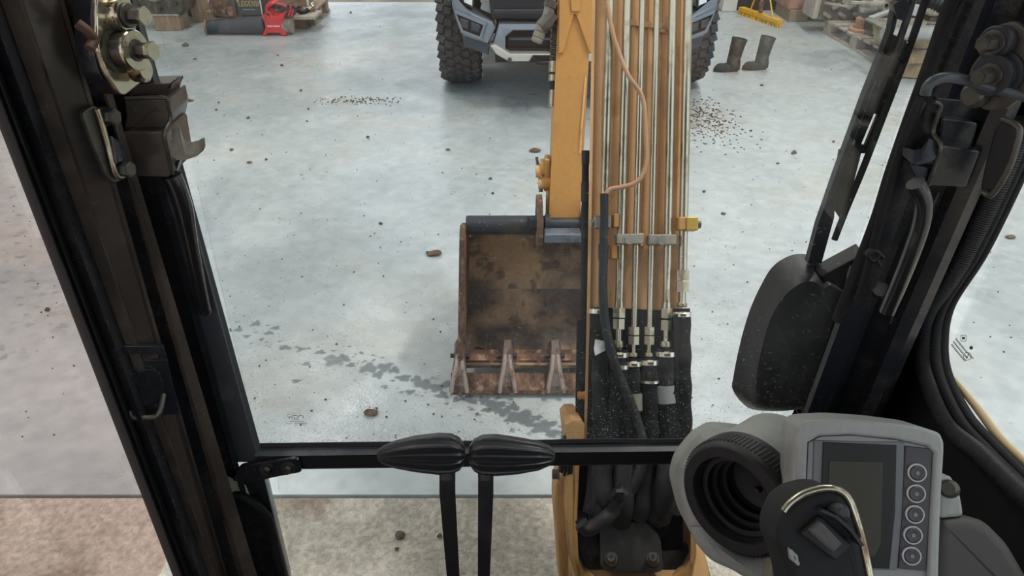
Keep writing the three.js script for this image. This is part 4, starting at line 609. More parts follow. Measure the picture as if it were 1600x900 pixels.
  // right-hand set
  const R = part(fw, 'latch_box', [ext(roundOutline([[1472, 184], [1530, 192], [1520, 232], [1468, 226]], 0.12), -0.722, 0.05), ext(roundOutline([[1468, 226], [1532, 236], [1510, 293], [1448, 290]], 0.06), -0.706, 0.06), ext([[1462, 152], [1540, 160], [1534, 190], [1470, 182]], -0.735, 0.03)], M.cabBlack, 'stepped black latch box');
  part(R, 'latch_edge', tube([[1460, 158], [1470, 166], [1464, 184], [1458, 208], [1470, 228], [1462, 256], [1450, 290]].map(([x, y], i) => onZ(x, y, i < 4 ? -0.721 : -0.704)), 0.0025, 8), M.zincDark);
  parts(R, 'latch_hole', [[1483, 195], [1512, 196]].map(([x, y]) => cyl(onZ(x, y, -0.724), onZ(x, y, -0.7215), 0.0026)), M.truckBlack);
  part(R, 'latch_hook', [loft([[[1452, 216], [1468, 224], [1462, 248], [1450, 246]], [[1440, 232], [1452, 234], [1452, 254], [1438, 252]], [[1424, 236], [1432, 236], [1432, 258], [1424, 256]], [[1410, 230], [1420, 232], [1418, 248], [1410, 242]]].map((r) => r.map(([x, y], j) => onZ(x, y, -0.706 + (j > 1 ? 0.006 : -0.006))))), ext([[1420, 256], [1452, 262], [1450, 290], [1430, 276]], -0.708, 0.01)], M.darkSteel, 'dark steel latch hook');
  part(fw, 'grab_handle', [tube([[1430, 286], [1440, 305], [1443, 325], [1438, 355], [1424, 395], [1406, 440], [1386, 486]].map(([x, y], i) => onZ(x, y, -0.69 - (i > 4 ? (i - 4) * 0.006 : 0))), 0.0098, 16, 60)], M.handle, 'worn black grab handle');
}
{ // fine dust on the inside of the windscreen
  const N = 1024, a = noise(N, 6, 5, 61), b = noise(N, 256, 2, 62), d = new Uint8Array(N * N * 4); let s = 777; const rn = () => { s = (s * 1664525 + 1013904223) >>> 0; return s / 4294967296; };
  const al = new Float32Array(N * N); for (let i = 0; i < al.length; i++) al[i] = 3 + 9 * sstep(0.4, 0.7, a[i]) ;
  for (let k = 0; k < 5200; k++) { const x = rn() * N, y = N * (0.0 + 0.32 * rn() * rn() + (k % 4 ? 0 : rn() * 0.6)), l = 1 + rn() * 5, an = rn() * 6.3, v = 50 + rn() * 110; for (let t = 0; t < l; t++) { const i = (Math.floor(y + Math.sin(an) * t + N) % N) * N + (Math.floor(x + Math.cos(an) * t + N) % N); al[i] = Math.max(al[i], v); } }
  for (let i = 0; i < al.length; i++) { d[i * 4] = 206; d[i * 4 + 1] = 212; d[i * 4 + 2] = 214; d[i * 4 + 3] = Math.min(255, al[i]); }
  const t = new THREE.DataTexture(d, N, N); t.colorSpace = THREE.SRGBColorSpace; t.magFilter = THREE.LinearFilter; t.minFilter = THREE.LinearFilter; t.needsUpdate = true;
  const q4 = [[405, 695], [1240, 690], [1500, -100], [205, -100]].map(([x, y]) => onZ(x, y, ZG + 0.0022)), g = new THREE.BufferGeometry(); const uq = [[0, 0], [1, 0], [1, 1], [0, 1]]; g.setAttribute('position', new THREE.Float32BufferAttribute([0, 1, 2, 0, 2, 3].flatMap((i) => q4[i].toArray()), 3)); g.setAttribute('uv', new THREE.Float32BufferAttribute([0, 1, 2, 0, 2, 3].flatMap((i) => uq[i]), 2));
  tag(part(fw, 'dust_film', g, std({ map: t, transparent: true, roughness: 1 }), 'thin film of dust', true), null, null, null, 'stuff');
}
{ const lw = thing('lower_window', 'smaller lower windscreen pane below the black window rail', 'window', onZ(820, 900, ZG)); const gl = [onZ(430, 728, ZG - .006), onZ(1236, 722, ZG - .006), onZ(1180, 1000, ZG - .006), onZ(470, 1000, ZG - .006)]; part(lw, 'glass', loft([gl, gl.map((p) => p.clone().add(V(0, 0, -0.004)))]), M.pane); part(lw, 'edge_seal', tube([onZ(1236, 724, ZG), onZ(1180, 1000, ZG)], 0.006, 8), M.rubber); }
{ // right pillar and the side wall with its rounded window
  const p = part(cab, 'front_pillar', [upright([[1500, -.79], [1556, -.758], [1600, -.748], [1620, -.718], [1650, -.708], [1668, -.712], [1668, -.80], [1500, -.82]], -140, 980)], M.cabBlack);
  const XR = 0.56, hole = [...[[1710, 40], [1640, 180], [1598, 280], [1542, 395], [1492, 475], [1481, 534], [1488, 586], [1520, 645], [1560, 690], [1606, 736], [1680, 806]].map(([x, y]) => { const q = onX(x, y, 0.572); return [q.z, q.y]; }), [0.3, 1.13], [0.34, 1.2], [0.34, 1.95], [-0.6, 1.98]];
  const sidePl = (o, h, x, d) => { const g = extr(o.map(([z, y]) => new THREE.Vector2(z, y - 1.3)), V(x, 1.3, 0), V(-1, 0, 0), d, 0.002, [h.map(([z, y]) => new THREE.Vector2(z, y - 1.3))]); return g; };
  part(cab, 'right_side_panel', sidePl([[-0.86, 0.6], [0.5, 0.6], [0.5, 2.12], [-0.86, 2.12]], hole, XR, 0.012), M.rubber);
  const cvp = (pts, x) => pts.map(([a, b]) => onX(a, b, x));
  const path = [[1640, 180], [1598, 280], [1542, 395], [1492, 475], [1481, 534], [1488, 586], [1520, 645], [1560, 690], [1606, 736], [1680, 806]];
  parts(cab, 'window_seal', [tube(cvp(path.map(([x, y], i) => [x - 7, y + 1 + (i > 5 ? 4 : 0)]), XR + 0.004), 0.0062, 10, 60), tube(cvp(path.map(([x, y], i) => [x - 19, y + 3 + (i > 5 ? 8 : 0)]), XR - 0.006), 0.0062, 10, 60)], M.rubber);
  const rt = part(cab, 'ribbed_trim', [tube(cvp(path.map(([x, y], i) => [x - 36 + (i > 6 ? 8 : 0), y + 6 + (i > 5 ? 14 : 0)]), XR - 0.012), (u) => 0.0125 + 0.0004 * Math.sin(u * 1300), 14, 1400)], M.plasticBlack, 'finely ribbed black edge trim');
  part(cab, 'foam_strip', [tube(cvp([[1490, 592], [1506, 612], [1530, 642], [1560, 682], [1590, 712], [1640, 756]], XR + 0.018), (u) => 0.0035 + 0.0018 * Math.sin(u * 3.1), 8, 60)], std({ color: 0xcbb48c, roughness: 0.95 }), 'yellowed foam at the window edge');
  // seals and cords beside the stile
  part(cab, 'glass_seal', [tube([[1525, -70], [1490, 0], [1455, 100], [1422, 190], [1394, 270], [1372, 340], [1346, 408], [1310, 500]].map(([x, y]) => onZ(x, y, -0.75)), 0.0085, 10, 60)], M.rubber);
  part(cab, 'ribbed_cord', [tube([[1546, -60], [1512, 8], [1478, 90], [1462, 128], [1450, 150]].map(([x, y]) => onZ(x, y, -0.728)), (u) => 0.005 + 0.0004 * Math.sin(u * 640), 10, 600)], M.plasticBlack);
  part(cab, 'thin_rod', [tube([[1444, 158], [1428, 190], [1404, 242]].map(([x, y]) => onZ(x, y, -0.735)), 0.0028, 8)], M.zincDark);
  const N = V(-0.9, 0.05, 0.42).normalize(), P = onZ(1555, 105, -0.67), on = (x, y, n) => onP(x, y, P, N).addScaledVector(N, n);
  const b = part(cab, 'roller_bracket', [plate(roundOutline([[1546, 66], [1556, 40], [1584, 32], [1612, 52], [1650, 140], [1640, 156], [1600, 148], [1566, 174], [1536, 172], [1508, 148], [1516, 104]], 0.25), P, N, 0.006, 0.0015)], M.zincDark, 'grey bracket plate with two bolts');
  const r1 = part(b, 'guide_roller', [lathe(on(1564, 66, 0), on(1564, 66, 0.012), [[0, 0], [0.0155, 0], [0.0155, 0.9], [0.014, 1], [0, 1]], 28)], M.darkSteel); let g = []; bolt(g, on(1564, 66, 0.012), N, 0.008, 0.013, 0.0115); part(r1, 'roller_bolt', g, M.zincDark);
  const r2 = part(b, 'guide_roller', [lathe(on(1566, 116, 0), on(1566, 116, 0.018), [[0, 0], [0.021, 0], [0.021, 0.2], [0.017, 0.25], [0.017, 0.8], [0.0185, 0.84], [0.0185, 1], [0, 1]], 32)], M.darkSteel); g = []; bolt(g, on(1566, 116, 0.018), N, 0.008, 0.016, 0.0115); part(r2, 'roller_bolt', g, M.zincDark);
  part(b, 'locking_nut', [lathe(on(1530, 148, 0.0), on(1530, 148, 0.014), [[0, 0], [0.012, 0], [0.012, 0.8], [0.009, 1], [0, 1]], 20)], M.zincDark);
  const s = part(cab, 'striker_plate', [plate(roundOutline([[1556, 195], [1578, 190], [1590, 205], [1574, 262], [1548, 304], [1530, 298], [1540, 250]], 0.3), onZ(1560, 240, -0.68), N, 0.008, 0.002)], M.plasticBlack); part(s, 'striker_lip', tube([[1566, 186], [1588, 196], [1592, 212], [1576, 262], [1550, 304], [1536, 300]].map(([x, y]) => onP(x, y, onZ(1560, 240, -0.676), N)), 0.0035, 8), M.zincDark);
  part(cab, 'bent_rod', [tube([[1446, 148], [1449, 136], [1460, 126], [1482, 121], [1512, 126], [1552, 138], [1610, 152], [1680, 164]].map(([x, y], i) => onZ(x, y, -0.66 + (i > 4 ? 0.01 * (i - 4) : 0))), 0.0052, 10, 60)], M.sash, 'grey bent rod crossing the right pillar');
  parts(cab, 'pillar_seam', [tube([[1468, 300], [1444, 350], [1424, 390]].map(([x, y]) => onZ(x, y, -0.742)), 0.002, 6), tube([[1428, 410], [1408, 460], [1392, 505]].map(([x, y]) => onZ(x, y, -0.742)), 0.002, 6), tube([[1400, 545], [1376, 600], [1350, 655]].map(([x, y]) => onZ(x, y, -0.735)), 0.003, 6)], M.sash);
  part(cab, 'cable_knot', [tube([[1352, 398], [1362, 390], [1372, 398], [1364, 408], [1356, 398], [1368, 392], [1380, 402]].map(([x, y]) => onZ(x, y, -0.73)), 0.0035, 8), tube([[1372, 380], [1368, 400], [1376, 416]].map(([x, y]) => onZ(x, y, -0.73)), 0.0022, 6)], M.plasticBlack);
  const cord = [[1440, 150], [1412, 220], [1384, 310], [1366, 380], [1356, 420], [1340, 470]]; part(cab, 'hanging_cable', tube(cord.map(([x, y]) => onZ(x, y, -0.732)), 0.005, 8, 40), M.rubber);
  part(cab, 'pillar_screw', [lathe(onZ(1376, 452, -0.745), onZ(1376, 452, -0.735), [[0, 0], [0.012, 0], [0.009, 1], [0, 1]], 20)], M.cabBlack);
  const sw = thing('right_side_window', 'rounded right side window pane with a small etched mark', 'window', V(XR + 0.02, 1.135, -0.2));
  const zz = [V(XR + .018, 1.1, -.72), V(XR + .018, 1.1, .38), V(XR + .018, 2.0, .38), V(XR + .018, 2.0, -.72)]; part(sw, 'glass', loft([zz, zz.map((q) => q.clone().add(V(0.004, 0, 0)))]), M.pane);
  const cv = document.createElement('canvas'); cv.width = cv.height = 256; const c = cv.getContext('2d'); c.clearRect(0, 0, 256, 256); c.strokeStyle = c.fillStyle = '#5c625e'; c.lineWidth = 4; c.strokeRect(96, 30, 44, 44); c.fillRect(106, 42, 24, 18); c.fillStyle = '#6a706c';
  c.save(); c.translate(58, 52); c.rotate(0.84); [[0, 0, 210], [4, 30, 170], [10, 58, 180]].forEach(([x, y, w]) => { for (let i = x; i < x + w; i += 13) c.fillRect(i, y, 8, 15); }); c.restore(); c.beginPath(); c.arc(150, 196, 32, 0, 7); c.stroke(); c.beginPath(); c.moveTo(140, 212); c.lineTo(164, 178); c.stroke(); c.beginPath(); c.arc(182, 128, 15, 0, 7); c.fill();
  const tx = new THREE.CanvasTexture(cv); tx.colorSpace = THREE.SRGBColorSpace; const q4 = [[1484, 568], [1532, 568], [1532, 518], [1484, 518]].map(([x, y]) => onX(x, y, XR + 0.017)), mg = new THREE.BufferGeometry(); mg.setAttribute('position', new THREE.Float32BufferAttribute([0, 1, 2, 0, 2, 3].flatMap((i) => q4[i].toArray()), 3)); const uvq = [[0, 0], [1, 0], [1, 1], [0, 1]]; mg.setAttribute('uv', new THREE.Float32BufferAttribute([0, 1, 2, 0, 2, 3].flatMap((i) => uvq[i]), 2)); part(sw, 'glass_print', mg, std({ map: tx, transparent: true, roughness: 0.8 }), 'small grey etched mark on the glass', true);
}
{ // the rest of the cab: roof, rear frame, floor, left door
  part(cab, 'roof', [rbox(0, 2.16, -0.12, 1.2, 0.08, 1.36, 0.03)], M.cabBlack);
  part(cab, 'cab_floor', [rbox(0, 0.53, -0.12, 1.14, 0.06, 1.29, 0.01)], M.rubber);
  part(cab, 'rear_wall', [box(0, 0.85, 0.52, 1.14, 0.5, 0.04), box(-0.53, 1.7, 0.52, 0.08, 0.86, 0.06), box(0.53, 1.7, 0.52, 0.08, 0.86, 0.06), box(0, 2.08, 0.52, 1.14, 0.1, 0.06)], M.cabBlack);
  const dr = thing('left_door', 'cab door with faintly pink tinted glass left of the left pillar', 'door', V(-0.55, 0.6, 0));
  part(dr, 'door_panel', [rbox(-0.55, 0.68, -0.07, 0.03, 0.16, 1.12, 0.008), box(-0.55, 2.08, -0.07, 0.03, 0.08, 1.12), box(-0.55, 1.4, 0.47, 0.03, 1.3, 0.06)], M.cabBlack);
  part(dr, 'glass', [box(-0.55, 1.4, -0.16, 0.004, 1.3, 1.24)], M.paneDoor);
  const body = thing('excavator_chassis', 'yellow excavator deck and rubber tracks under the cab', 'excavator', V(0, 0, 0.5));
  part(body, 'deck', [rbox(0.05, 0.42, 0.45, 1.5, 0.12, 2.2, 0.03)], M.yellowDirty); part(body, 'engine_hood', [rbox(0.05, 0.98, 1.2, 1.5, 0.88, 0.9, 0.06)], M.yellow); part(body, 'slew_ring', [cyl(V(0.05, 0.3, 0.45), V(0.05, 0.4, 0.45), 0.4)], M.darkSteel); part(body, 'undercarriage', [rbox(0.05, 0.26, 0.45, 1.0, 0.14, 0.9, 0.03)], M.yellowDirty);
  for (const s of [-1, 1]) { const tr = part(body, 'track', [loft([-1, 1].map((k) => roundOutline([[-0.62, 0.0], [1.5, 0.0], [1.66, 0.22], [1.5, 0.42], [-0.62, 0.42], [-0.78, 0.22]], 0.25).map(([z, y]) => V(0.05 + s * 0.66 + k * 0.16, y, z))))], M.rubber); }
}
// ---------- controls ----------
const pedal = (label, c, xs, stem, D) => {                          // c: pixel row of the pad's axis, xs: [x, half height] along the pad
  const U = (x, y, n = 0) => at(x, y, D - n), t = thing('travel_lever', label, 'lever', U(stem[1][0], 1000, -0.12));
  const rings = xs.map(([x, h, dy = 0]) => Array.from({ length: 72 }, (_, i) => { const a = i / 72 * Math.PI * 2, s = Math.sign(Math.sin(a)) * Math.abs(Math.sin(a)) ** 0.9, co = Math.cos(a); let n = co * Math.min(0.02, h * 0.0007); if (co > 0.15) n += 0.0024 * (h / 30) * Math.cos(s * Math.PI * 4.4 + 0.4) * sstep(0.15, 0.5, co); return U(x, c + dy - s * h + (1 - co) * -3, n); }));
  part(t, 'lever_pad', loft(rings, true, true, 0.9), M.glossPedal, 'ribbed black pad');
  const a = (x, y, n) => U(x, y, n); const [s0, s1] = stem;
  part(t, 'lever_stem', loft([[s0, 735, 0], [s0, 770, -0.004], [s1, 900, -0.07], [s1, 1010, -0.14]].map(([[x, w], y, n], k) => { const q = k === 3 ? 1.07 : 1; return [a(x - w / 2, y, n + 0.006), a(x + w / 2, y, n + 0.006), a(x + w / 2, y, n - 0.008), a(x - w / 2, y, n - 0.008)]; })), M.plasticBlack);
  part(t, 'pad_socket', [cyl(U(s0[0], 724, 0), U(s0[0], 748, 0), 13.5 * D / F, 12 * D / F)], M.plasticBlack);
};
pedal('left of the two ribbed black travel levers before the window rail', 712, [[589, 2, 2], [592, 9, 2], [600, 15, 2], [618, 22, 1], [650, 29], [685, 33], [706, 32], [718, 26], [725, 16], [727, 4]], [[699, 25], [708, 20]], 0.76);
pedal('right of the two ribbed black travel levers before the window rail', 714, [[732, 4], [734, 16], [741, 26], [754, 32], [776, 33], [810, 29, 1], [842, 23, 1], [858, 16, 1], [865, 9, 1], [867, 2, 1]], [[759, 24], [756, 19]], 0.76);
{ // air vent housing on the right console
  const D = 0.8, U = (x, y, n = 0) => at(x, y, D - n), t = thing('air_vent_console', 'pale grey console housing with a round black air vent', 'console', U(1160, 960, -0.1));
  part(t, 'housing', [plate(roundOutline([[1066, 775], [1076, 738], [1108, 698], [1140, 680], [1180, 684], [1262, 694], [1262, 930], [1200, 930], [1150, 896], [1112, 880], [1084, 846]], 0.3), U(1160, 790), NB_.clone().add(V(-0.12, 0.1, 0)).normalize(), 0.16, 0.012, [ell(1174, 790, 64, 86, -0.2, 48)], 5)], M.plasticGray);
  parts(t, 'housing_seam', [tube([U(1194, 716, 0.004), U(1220, 716, 0.003), U(1250, 716, 0.0)], 0.0008, 6), tube([U(1078, 822, 0.0), U(1096, 822, 0.003), U(1120, 823, 0.004)], 0.0008, 6)], M.bezelDark);
  const n = NB_.clone().multiplyScalar(0.62).addScaledVector(rgt, -0.755).addScaledVector(upv, -0.21).normalize(), C = U(1146, 781, 0.05), o = (k) => C.clone().addScaledVector(n, k);
  const R = 88 * D / F;
  const v = part(t, 'vent_ring', [lathe(o(-0.034), o(0.004), [[R * 0.96, 0], [R * 1.02, 0.1], [R * 1.02, 0.75], [R * 0.97, 0.95], [R * 0.93, 1], [R * 0.76, 1], [R * 0.73, 0.9], [R * 0.72, 0.0]], 72)], M.plasticBlack);
  part(t, 'vent_collar', lathe(o(-0.1), o(-0.03), [[0, 0], [R * 0.9, 0], [R * 0.985, 0], [R * 0.985, 1], [R * 0.9, 1], [R * 0.9, 0]], 64), M.plasticGray);
  const kn = []; for (let i = 0; i < 90; i++) { const a = i / 90 * Math.PI * 2, [e1, e2] = basisOf(n), d = e1.clone().multiplyScalar(Math.cos(a)).addScaledVector(e2, Math.sin(a)); kn.push(cyl(o(-0.022).addScaledVector(d, R * 1.02), o(-0.004).addScaledVector(d, R * 1.02), 0.0011, 0.0011, 5)); } tag(part(v, 'knurl_rib', kn, M.plasticBlack), null, null, null, 'stuff');
  part(t, 'vent_cup', [lathe(o(-0.055), o(-0.0), [[0, 0.02], [R * 0.3, 0.0], [R * 0.5, 0.06], [R * 0.5, 0.1], [R * 0.56, 0.1], [R * 0.58, 0.35], [R * 0.635, 0.35], [R * 0.65, 0.6], [R * 0.7, 0.6], [R * 0.72, 0.9], [R * 0.74, 0.9]], 64)], M.truckBlack);
  for (const [k, rr2] of [[-0.012, 0.71], [-0.024, 0.65], [-0.036, 0.58]]) part(t, 'vent_fin', [lathe(o(k - 0.001), o(k + 0.001), [[R * rr2, 0], [R * rr2, 1], [R * (rr2 - 0.09), 1.0], [R * (rr2 - 0.09), 0], [R * rr2, 0]], 64)], M.plasticBlack);
  part(t, 'vent_stem', [cyl(o(-0.045).addScaledVector(upv, -0.004), o(-0.03).addScaledVector(rgt, 0.014), 0.0022), lathe(o(-0.03).addScaledVector(rgt, 0.012), o(-0.024).addScaledVector(rgt, 0.012), [[0, 0], [0.004, 0], [0.003, 1], [0, 1]], 16)], M.plasticBlack);
  part(t, 'console_flank', plate([[1210, 835], [1238, 868], [1250, 960], [1196, 960]], U(1220, 900, 0.03), NB_, 0.02, 0.003), std({ color: 0x8d8874, roughness: 0.6 }));
}
{ // monitor
  const D = 0.66, U = (x, y, n = 0) => at(x, y, D - n), N = NB_.clone().add(V(-0.12, 0.06, 0)).normalize(), P = U(1350, 790), on = (x, y, n) => onP(x, y, P, N).addScaledVector(N, n);
  const t = thing('monitor', 'grey instrument monitor with dark screen and five round buttons', 'monitor', U(1350, 960, -0.06));
  const face = [[1263, 692], [1281, 682], [1330, 680], [1400, 687], [1450, 698], [1460, 708], [1454, 800], [1448, 950], [1254, 950], [1258, 800]];
  part(t, 'housing', [plate(roundOutline([[1242, 668], [1258, 657], [1310, 654], [1380, 659], [1440, 667], [1470, 677], [1477, 694], [1471, 790], [1465, 1000], [1231, 1000], [1237, 800]], 0.25), on(1350, 790, 0), N, 0.05, 0.0035, [face], 4)], M.bezel);
  part(t, 'fascia', [plate(face, on(1350, 790, -0.005), N, 0.02, 0.001)], std({ color: 0x8d8f8e, roughness: 0.5 }));
  part(t, 'screen_surround', [plate([[1272, 688], [1414, 691], [1412, 800], [1402, 892], [1266, 890], [1268, 800]], on(1350, 790, -0.0035), N, 0.006, 0.0015)], M.bezelDark);
  part(t, 'screen', [plate([[1287, 691], [1401, 696], [1399, 800], [1390, 889], [1276, 886], [1282, 800]], on(1350, 790, -0.002), N, 0.004, 0.0004)], M.screen);
  part(t, 'screen_panel', [plate([[1296, 720], [1380, 722], [1376, 850], [1366, 870], [1290, 866]], on(1350, 790, -0.0012), N, 0.002, 0.0003)], phy({ color: 0x3a382f, roughness: 0.3, specularIntensity: 0.6 }));
  part(t, 'button_panel', [plate([[1415, 697], [1457, 702], [1453, 800], [1446, 893], [1404, 889], [1410, 800]], on(1430, 790, -0.0025), N, 0.004, 0.001)], M.buttonPanel);
  for (const [x, y] of [[1433.5, 739], [1432, 771.5], [1430, 804], [1427, 836.5], [1425, 869]]) {
    const C = on(x, y, -0.0022), r = 14 * D / F; const b = part(t, 'button', lathe(C, C.clone().addScaledVector(N, 0.003), [[0, 0], [r * 0.86, 0], [r * 0.86, 0.6], [r * 0.7, 1], [r * 0.4, 0.9], [0, 0.85]], 32), M.buttonPanel);
    part(b, 'button_ring', lathe(C, C.clone().addScaledVector(N, 0.0022), [[r * 0.86, 0], [r * 1.0, 0], [r * 1.0, 1], [r * 0.86, 1], [r * 0.86, 0]], 36), M.buttonRing);
    part(b, 'button_mark', lathe(C.clone().addScaledVector(N, 0.002), C.clone().addScaledVector(N, 0.0032), [[0, 0], [r * 0.22, 0], [r * 0.22, 1], [0, 1]], 16), std({ color: 0x77777a, roughness: 0.5 }));
  }
  part(t, 'stand', [rbox(U(1350, 1010, -0.08).x, U(1350, 1010, -0.08).y - 0.02, U(1350, 1010, -0.08).z, 0.1, 0.2, 0.06, 0.01)], M.plasticBlack);
  const br = part(t, 'side_bracket', [plate(roundOutline([[1466, 748], [1488, 744], [1502, 772], [1508, 808], [1466, 812]], 0.25), U(1486, 780, -0.03), NB_, 0.02, 0.004)], M.plasticGray); const g = []; g.push(lathe(U(1484, 764, -0.03), U(1482, 764, -0.018), [[0, 0], [0.009, 0], [0.009, 0.6], [0.006, 1], [0, 1]], 20)); part(br, 'bracket_screw', g, M.zincDark);
}
{ // right console top behind the monitor, joystick in front
  const D = 0.68, U = (x, y, n = 0) => at(x, y, D - n), t = thing('side_console', 'dark olive grey armrest console at the lower right corner', 'console', U(1540, 980, -0.05));
  part(t, 'console_top', [plate(roundOutline([[1462, 812], [1512, 806], [1546, 816], [1580, 850], [1612, 905], [1650, 990], [1455, 990]], 0.25), U(1530, 850), NB_.clone().add(V(-0.1, 0.25, 0)).normalize(), 0.1, 0.012, [], 4)], std({ color: 0x3c3b36, roughness: 0.6 }));
  part(t, 'console_base', [rbox(0.42, 0.74, -0.2, 0.24, 0.3, 0.6, 0.02)], M.plasticBlack);
}
{
  const D = 0.5, U = (x, y, n = 0) => at(x, y, D - n), N = NB_.clone().add(V(-0.1, 0.15, 0)).normalize(), P = U(1290, 830), on = (x, y, n) => onP(x, y, P, N).addScaledVector(N, n), t = thing('control_lever', 'black control lever head with thumb rocker and worn silver rim before the monitor', 'joystick', U(1290, 1000, -0.05));
  const out = [[1216, 848], [1218, 822], [1232, 792], [1254, 774], [1288, 765], [1314, 768], [1330, 784], [1342, 820], [1354, 868], [1366, 930], [1370, 980], [1250, 980], [1236, 905], [1228, 880]];
  part(t, 'lever_head', [plate(roundOutline(out, 0.3), P, N, 0.06, 0.008, [], 4)], M.rubber);
  part(t, 'rim', [tube([[1226, 800], [1238, 786], [1260, 772], [1290, 764], [1314, 767], [1330, 783], [1343, 820], [1355, 868], [1366, 925], [1370, 970]].map(([x, y]) => on(x, y, -0.003)), 0.0026, 10, 60)], M.zinc, 'scratched silver rim');
  part(t, 'thumb_button', [lathe(on(1306, 800, 0), on(1310, 796, 0.011), [[0, 0], [0.0065, 0], [0.0068, 0.4], [0.0055, 0.8], [0.003, 1], [0, 1]], 28)], M.darkSteel);
  const rk = part(t, 'rocker_frame', [plate(roundOutline([[1250, 834], [1282, 806], [1332, 852], [1306, 878]], 0.12), on(1290, 840, 0.006), N, 0.012, 0.002)], M.truckBlack);
  part(rk, 'rocker', [plate(roundOutline([[1263, 830], [1283, 813], [1318, 850], [1302, 865]], 0.15), on(1290, 840, 0.01), N, 0.008, 0.002)], std({ color: 0x4a4845, roughness: 0.5 }));
  part(t, 'rocker_guard', [loft([[1273, 794], [1296, 804], [1318, 824], [1336, 848]].map(([x, y]) => [on(x, y, 0), on(x + 4, y - 3, 0), on(x + 4, y - 3, 0.012), on(x, y, 0.012)]))], M.plasticBlack);
  part(t, 'side_key', [plate(roundOutline([[1233, 856], [1248, 868], [1250, 886], [1236, 876]], 0.15), on(1240, 870, 0.004), N, 0.01, 0.002)], M.plasticGray);
  part(t, 'shaft', [cyl(U(1300, 985, -0.03), V(0.3, 0.66, -0.22), 0.018)], M.plasticBlack);
}
{ // mirror outside the glass
  const Z = -0.88, W = (x, y, n) => onZ(x, y, Z + n), t = thing('cab_mirror', 'big black plastic mirror housing outside the right of the windscreen', 'mirror', W(1250, 640, 0));
  const far = [[1144, 606], [1146, 588], [1152, 556], [1162, 515], [1174, 478], [1192, 440], [1206, 418], [1224, 404], [1244, 397], [1262, 398], [1276, 406], [1284, 418], [1300, 440], [1318, 470], [1322, 520], [1312, 570], [1290, 612], [1262, 634], [1220, 640], [1176, 640], [1158, 628]];
  const near = [[1178, 630], [1176, 600], [1181, 566], [1190, 528], [1202, 492], [1220, 462], [1236, 446], [1252, 436], [1266, 433], [1278, 436], [1288, 446], [1298, 454], [1316, 458], [1330, 470], [1335, 510], [1333, 556], [1318, 600], [1290, 628], [1240, 641], [1200, 642], [1184, 638]];
  const sm = (r) => new THREE.CatmullRomCurve3(r.map(([x, y]) => V(x, y, 0)), true).getPoints(84).slice(0, 84).map((p) => [p.x, p.y]);
  const a = sm(far), b = sm(near), cN = near.reduce((s, p) => [s[0] + p[0] / near.length, s[1] + p[1] / near.length], [0, 0]);
  const r = (k, n, sh = 0) => a.map((p, i) => { let x = lerp(p[0], b[i][0], k), y = lerp(p[1], b[i][1], k); x = lerp(x, cN[0], sh); y = lerp(y, cN[1], sh); return W(x, y, n); });
  part(t, 'housing', loft([r(0, -0.03, 0.04), r(0, -0.02), r(0.9, 0.05), r(1.0, 0.058, 0.02), r(1, 0.063, 0.07), r(1, 0.067, 0.35), r(1, 0.069, 0.7)], true, true, 0.6), M.mirror);
  part(t, 'mirror_glass', loft([r(0, -0.031, 0.1), r(0, -0.034, 0.1)]), std({ color: 0xdfe3e4, metalness: 1, roughness: 0.05 }));
  part(t, 'housing_step', plate(roundOutline([[1286, 452], [1298, 444], [1326, 462], [1332, 490], [1300, 492], [1288, 478]], 0.25), W(1310, 470, 0.071), V(0, 0, 1), 0.012, 0.004), M.mirror);
  part(t, 'arm', [plate([[1282, 432], [1350, 396], [1356, 404], [1340, 440], [1326, 462], [1300, 452]], W(1320, 430, 0.05), V(0, 0, 1), 0.03, 0.004), tube([W(1300, 444, 0.03), W(1330, 424, 0.04), W(1360, 402, 0.06), onZ(1420, 390, -0.79)], 0.012, 10)], M.plasticBlack);
  part(t, 'lower_mount', [tube([W(1250, 640, 0.02), W(1240, 662, 0.04), onZ(1236, 690, -0.81)], 0.008, 8), rbox(...W(1262, 638, 0.03).toArray(), 0.04, 0.008, 0.04, 0.003)], M.plasticBlack);
}
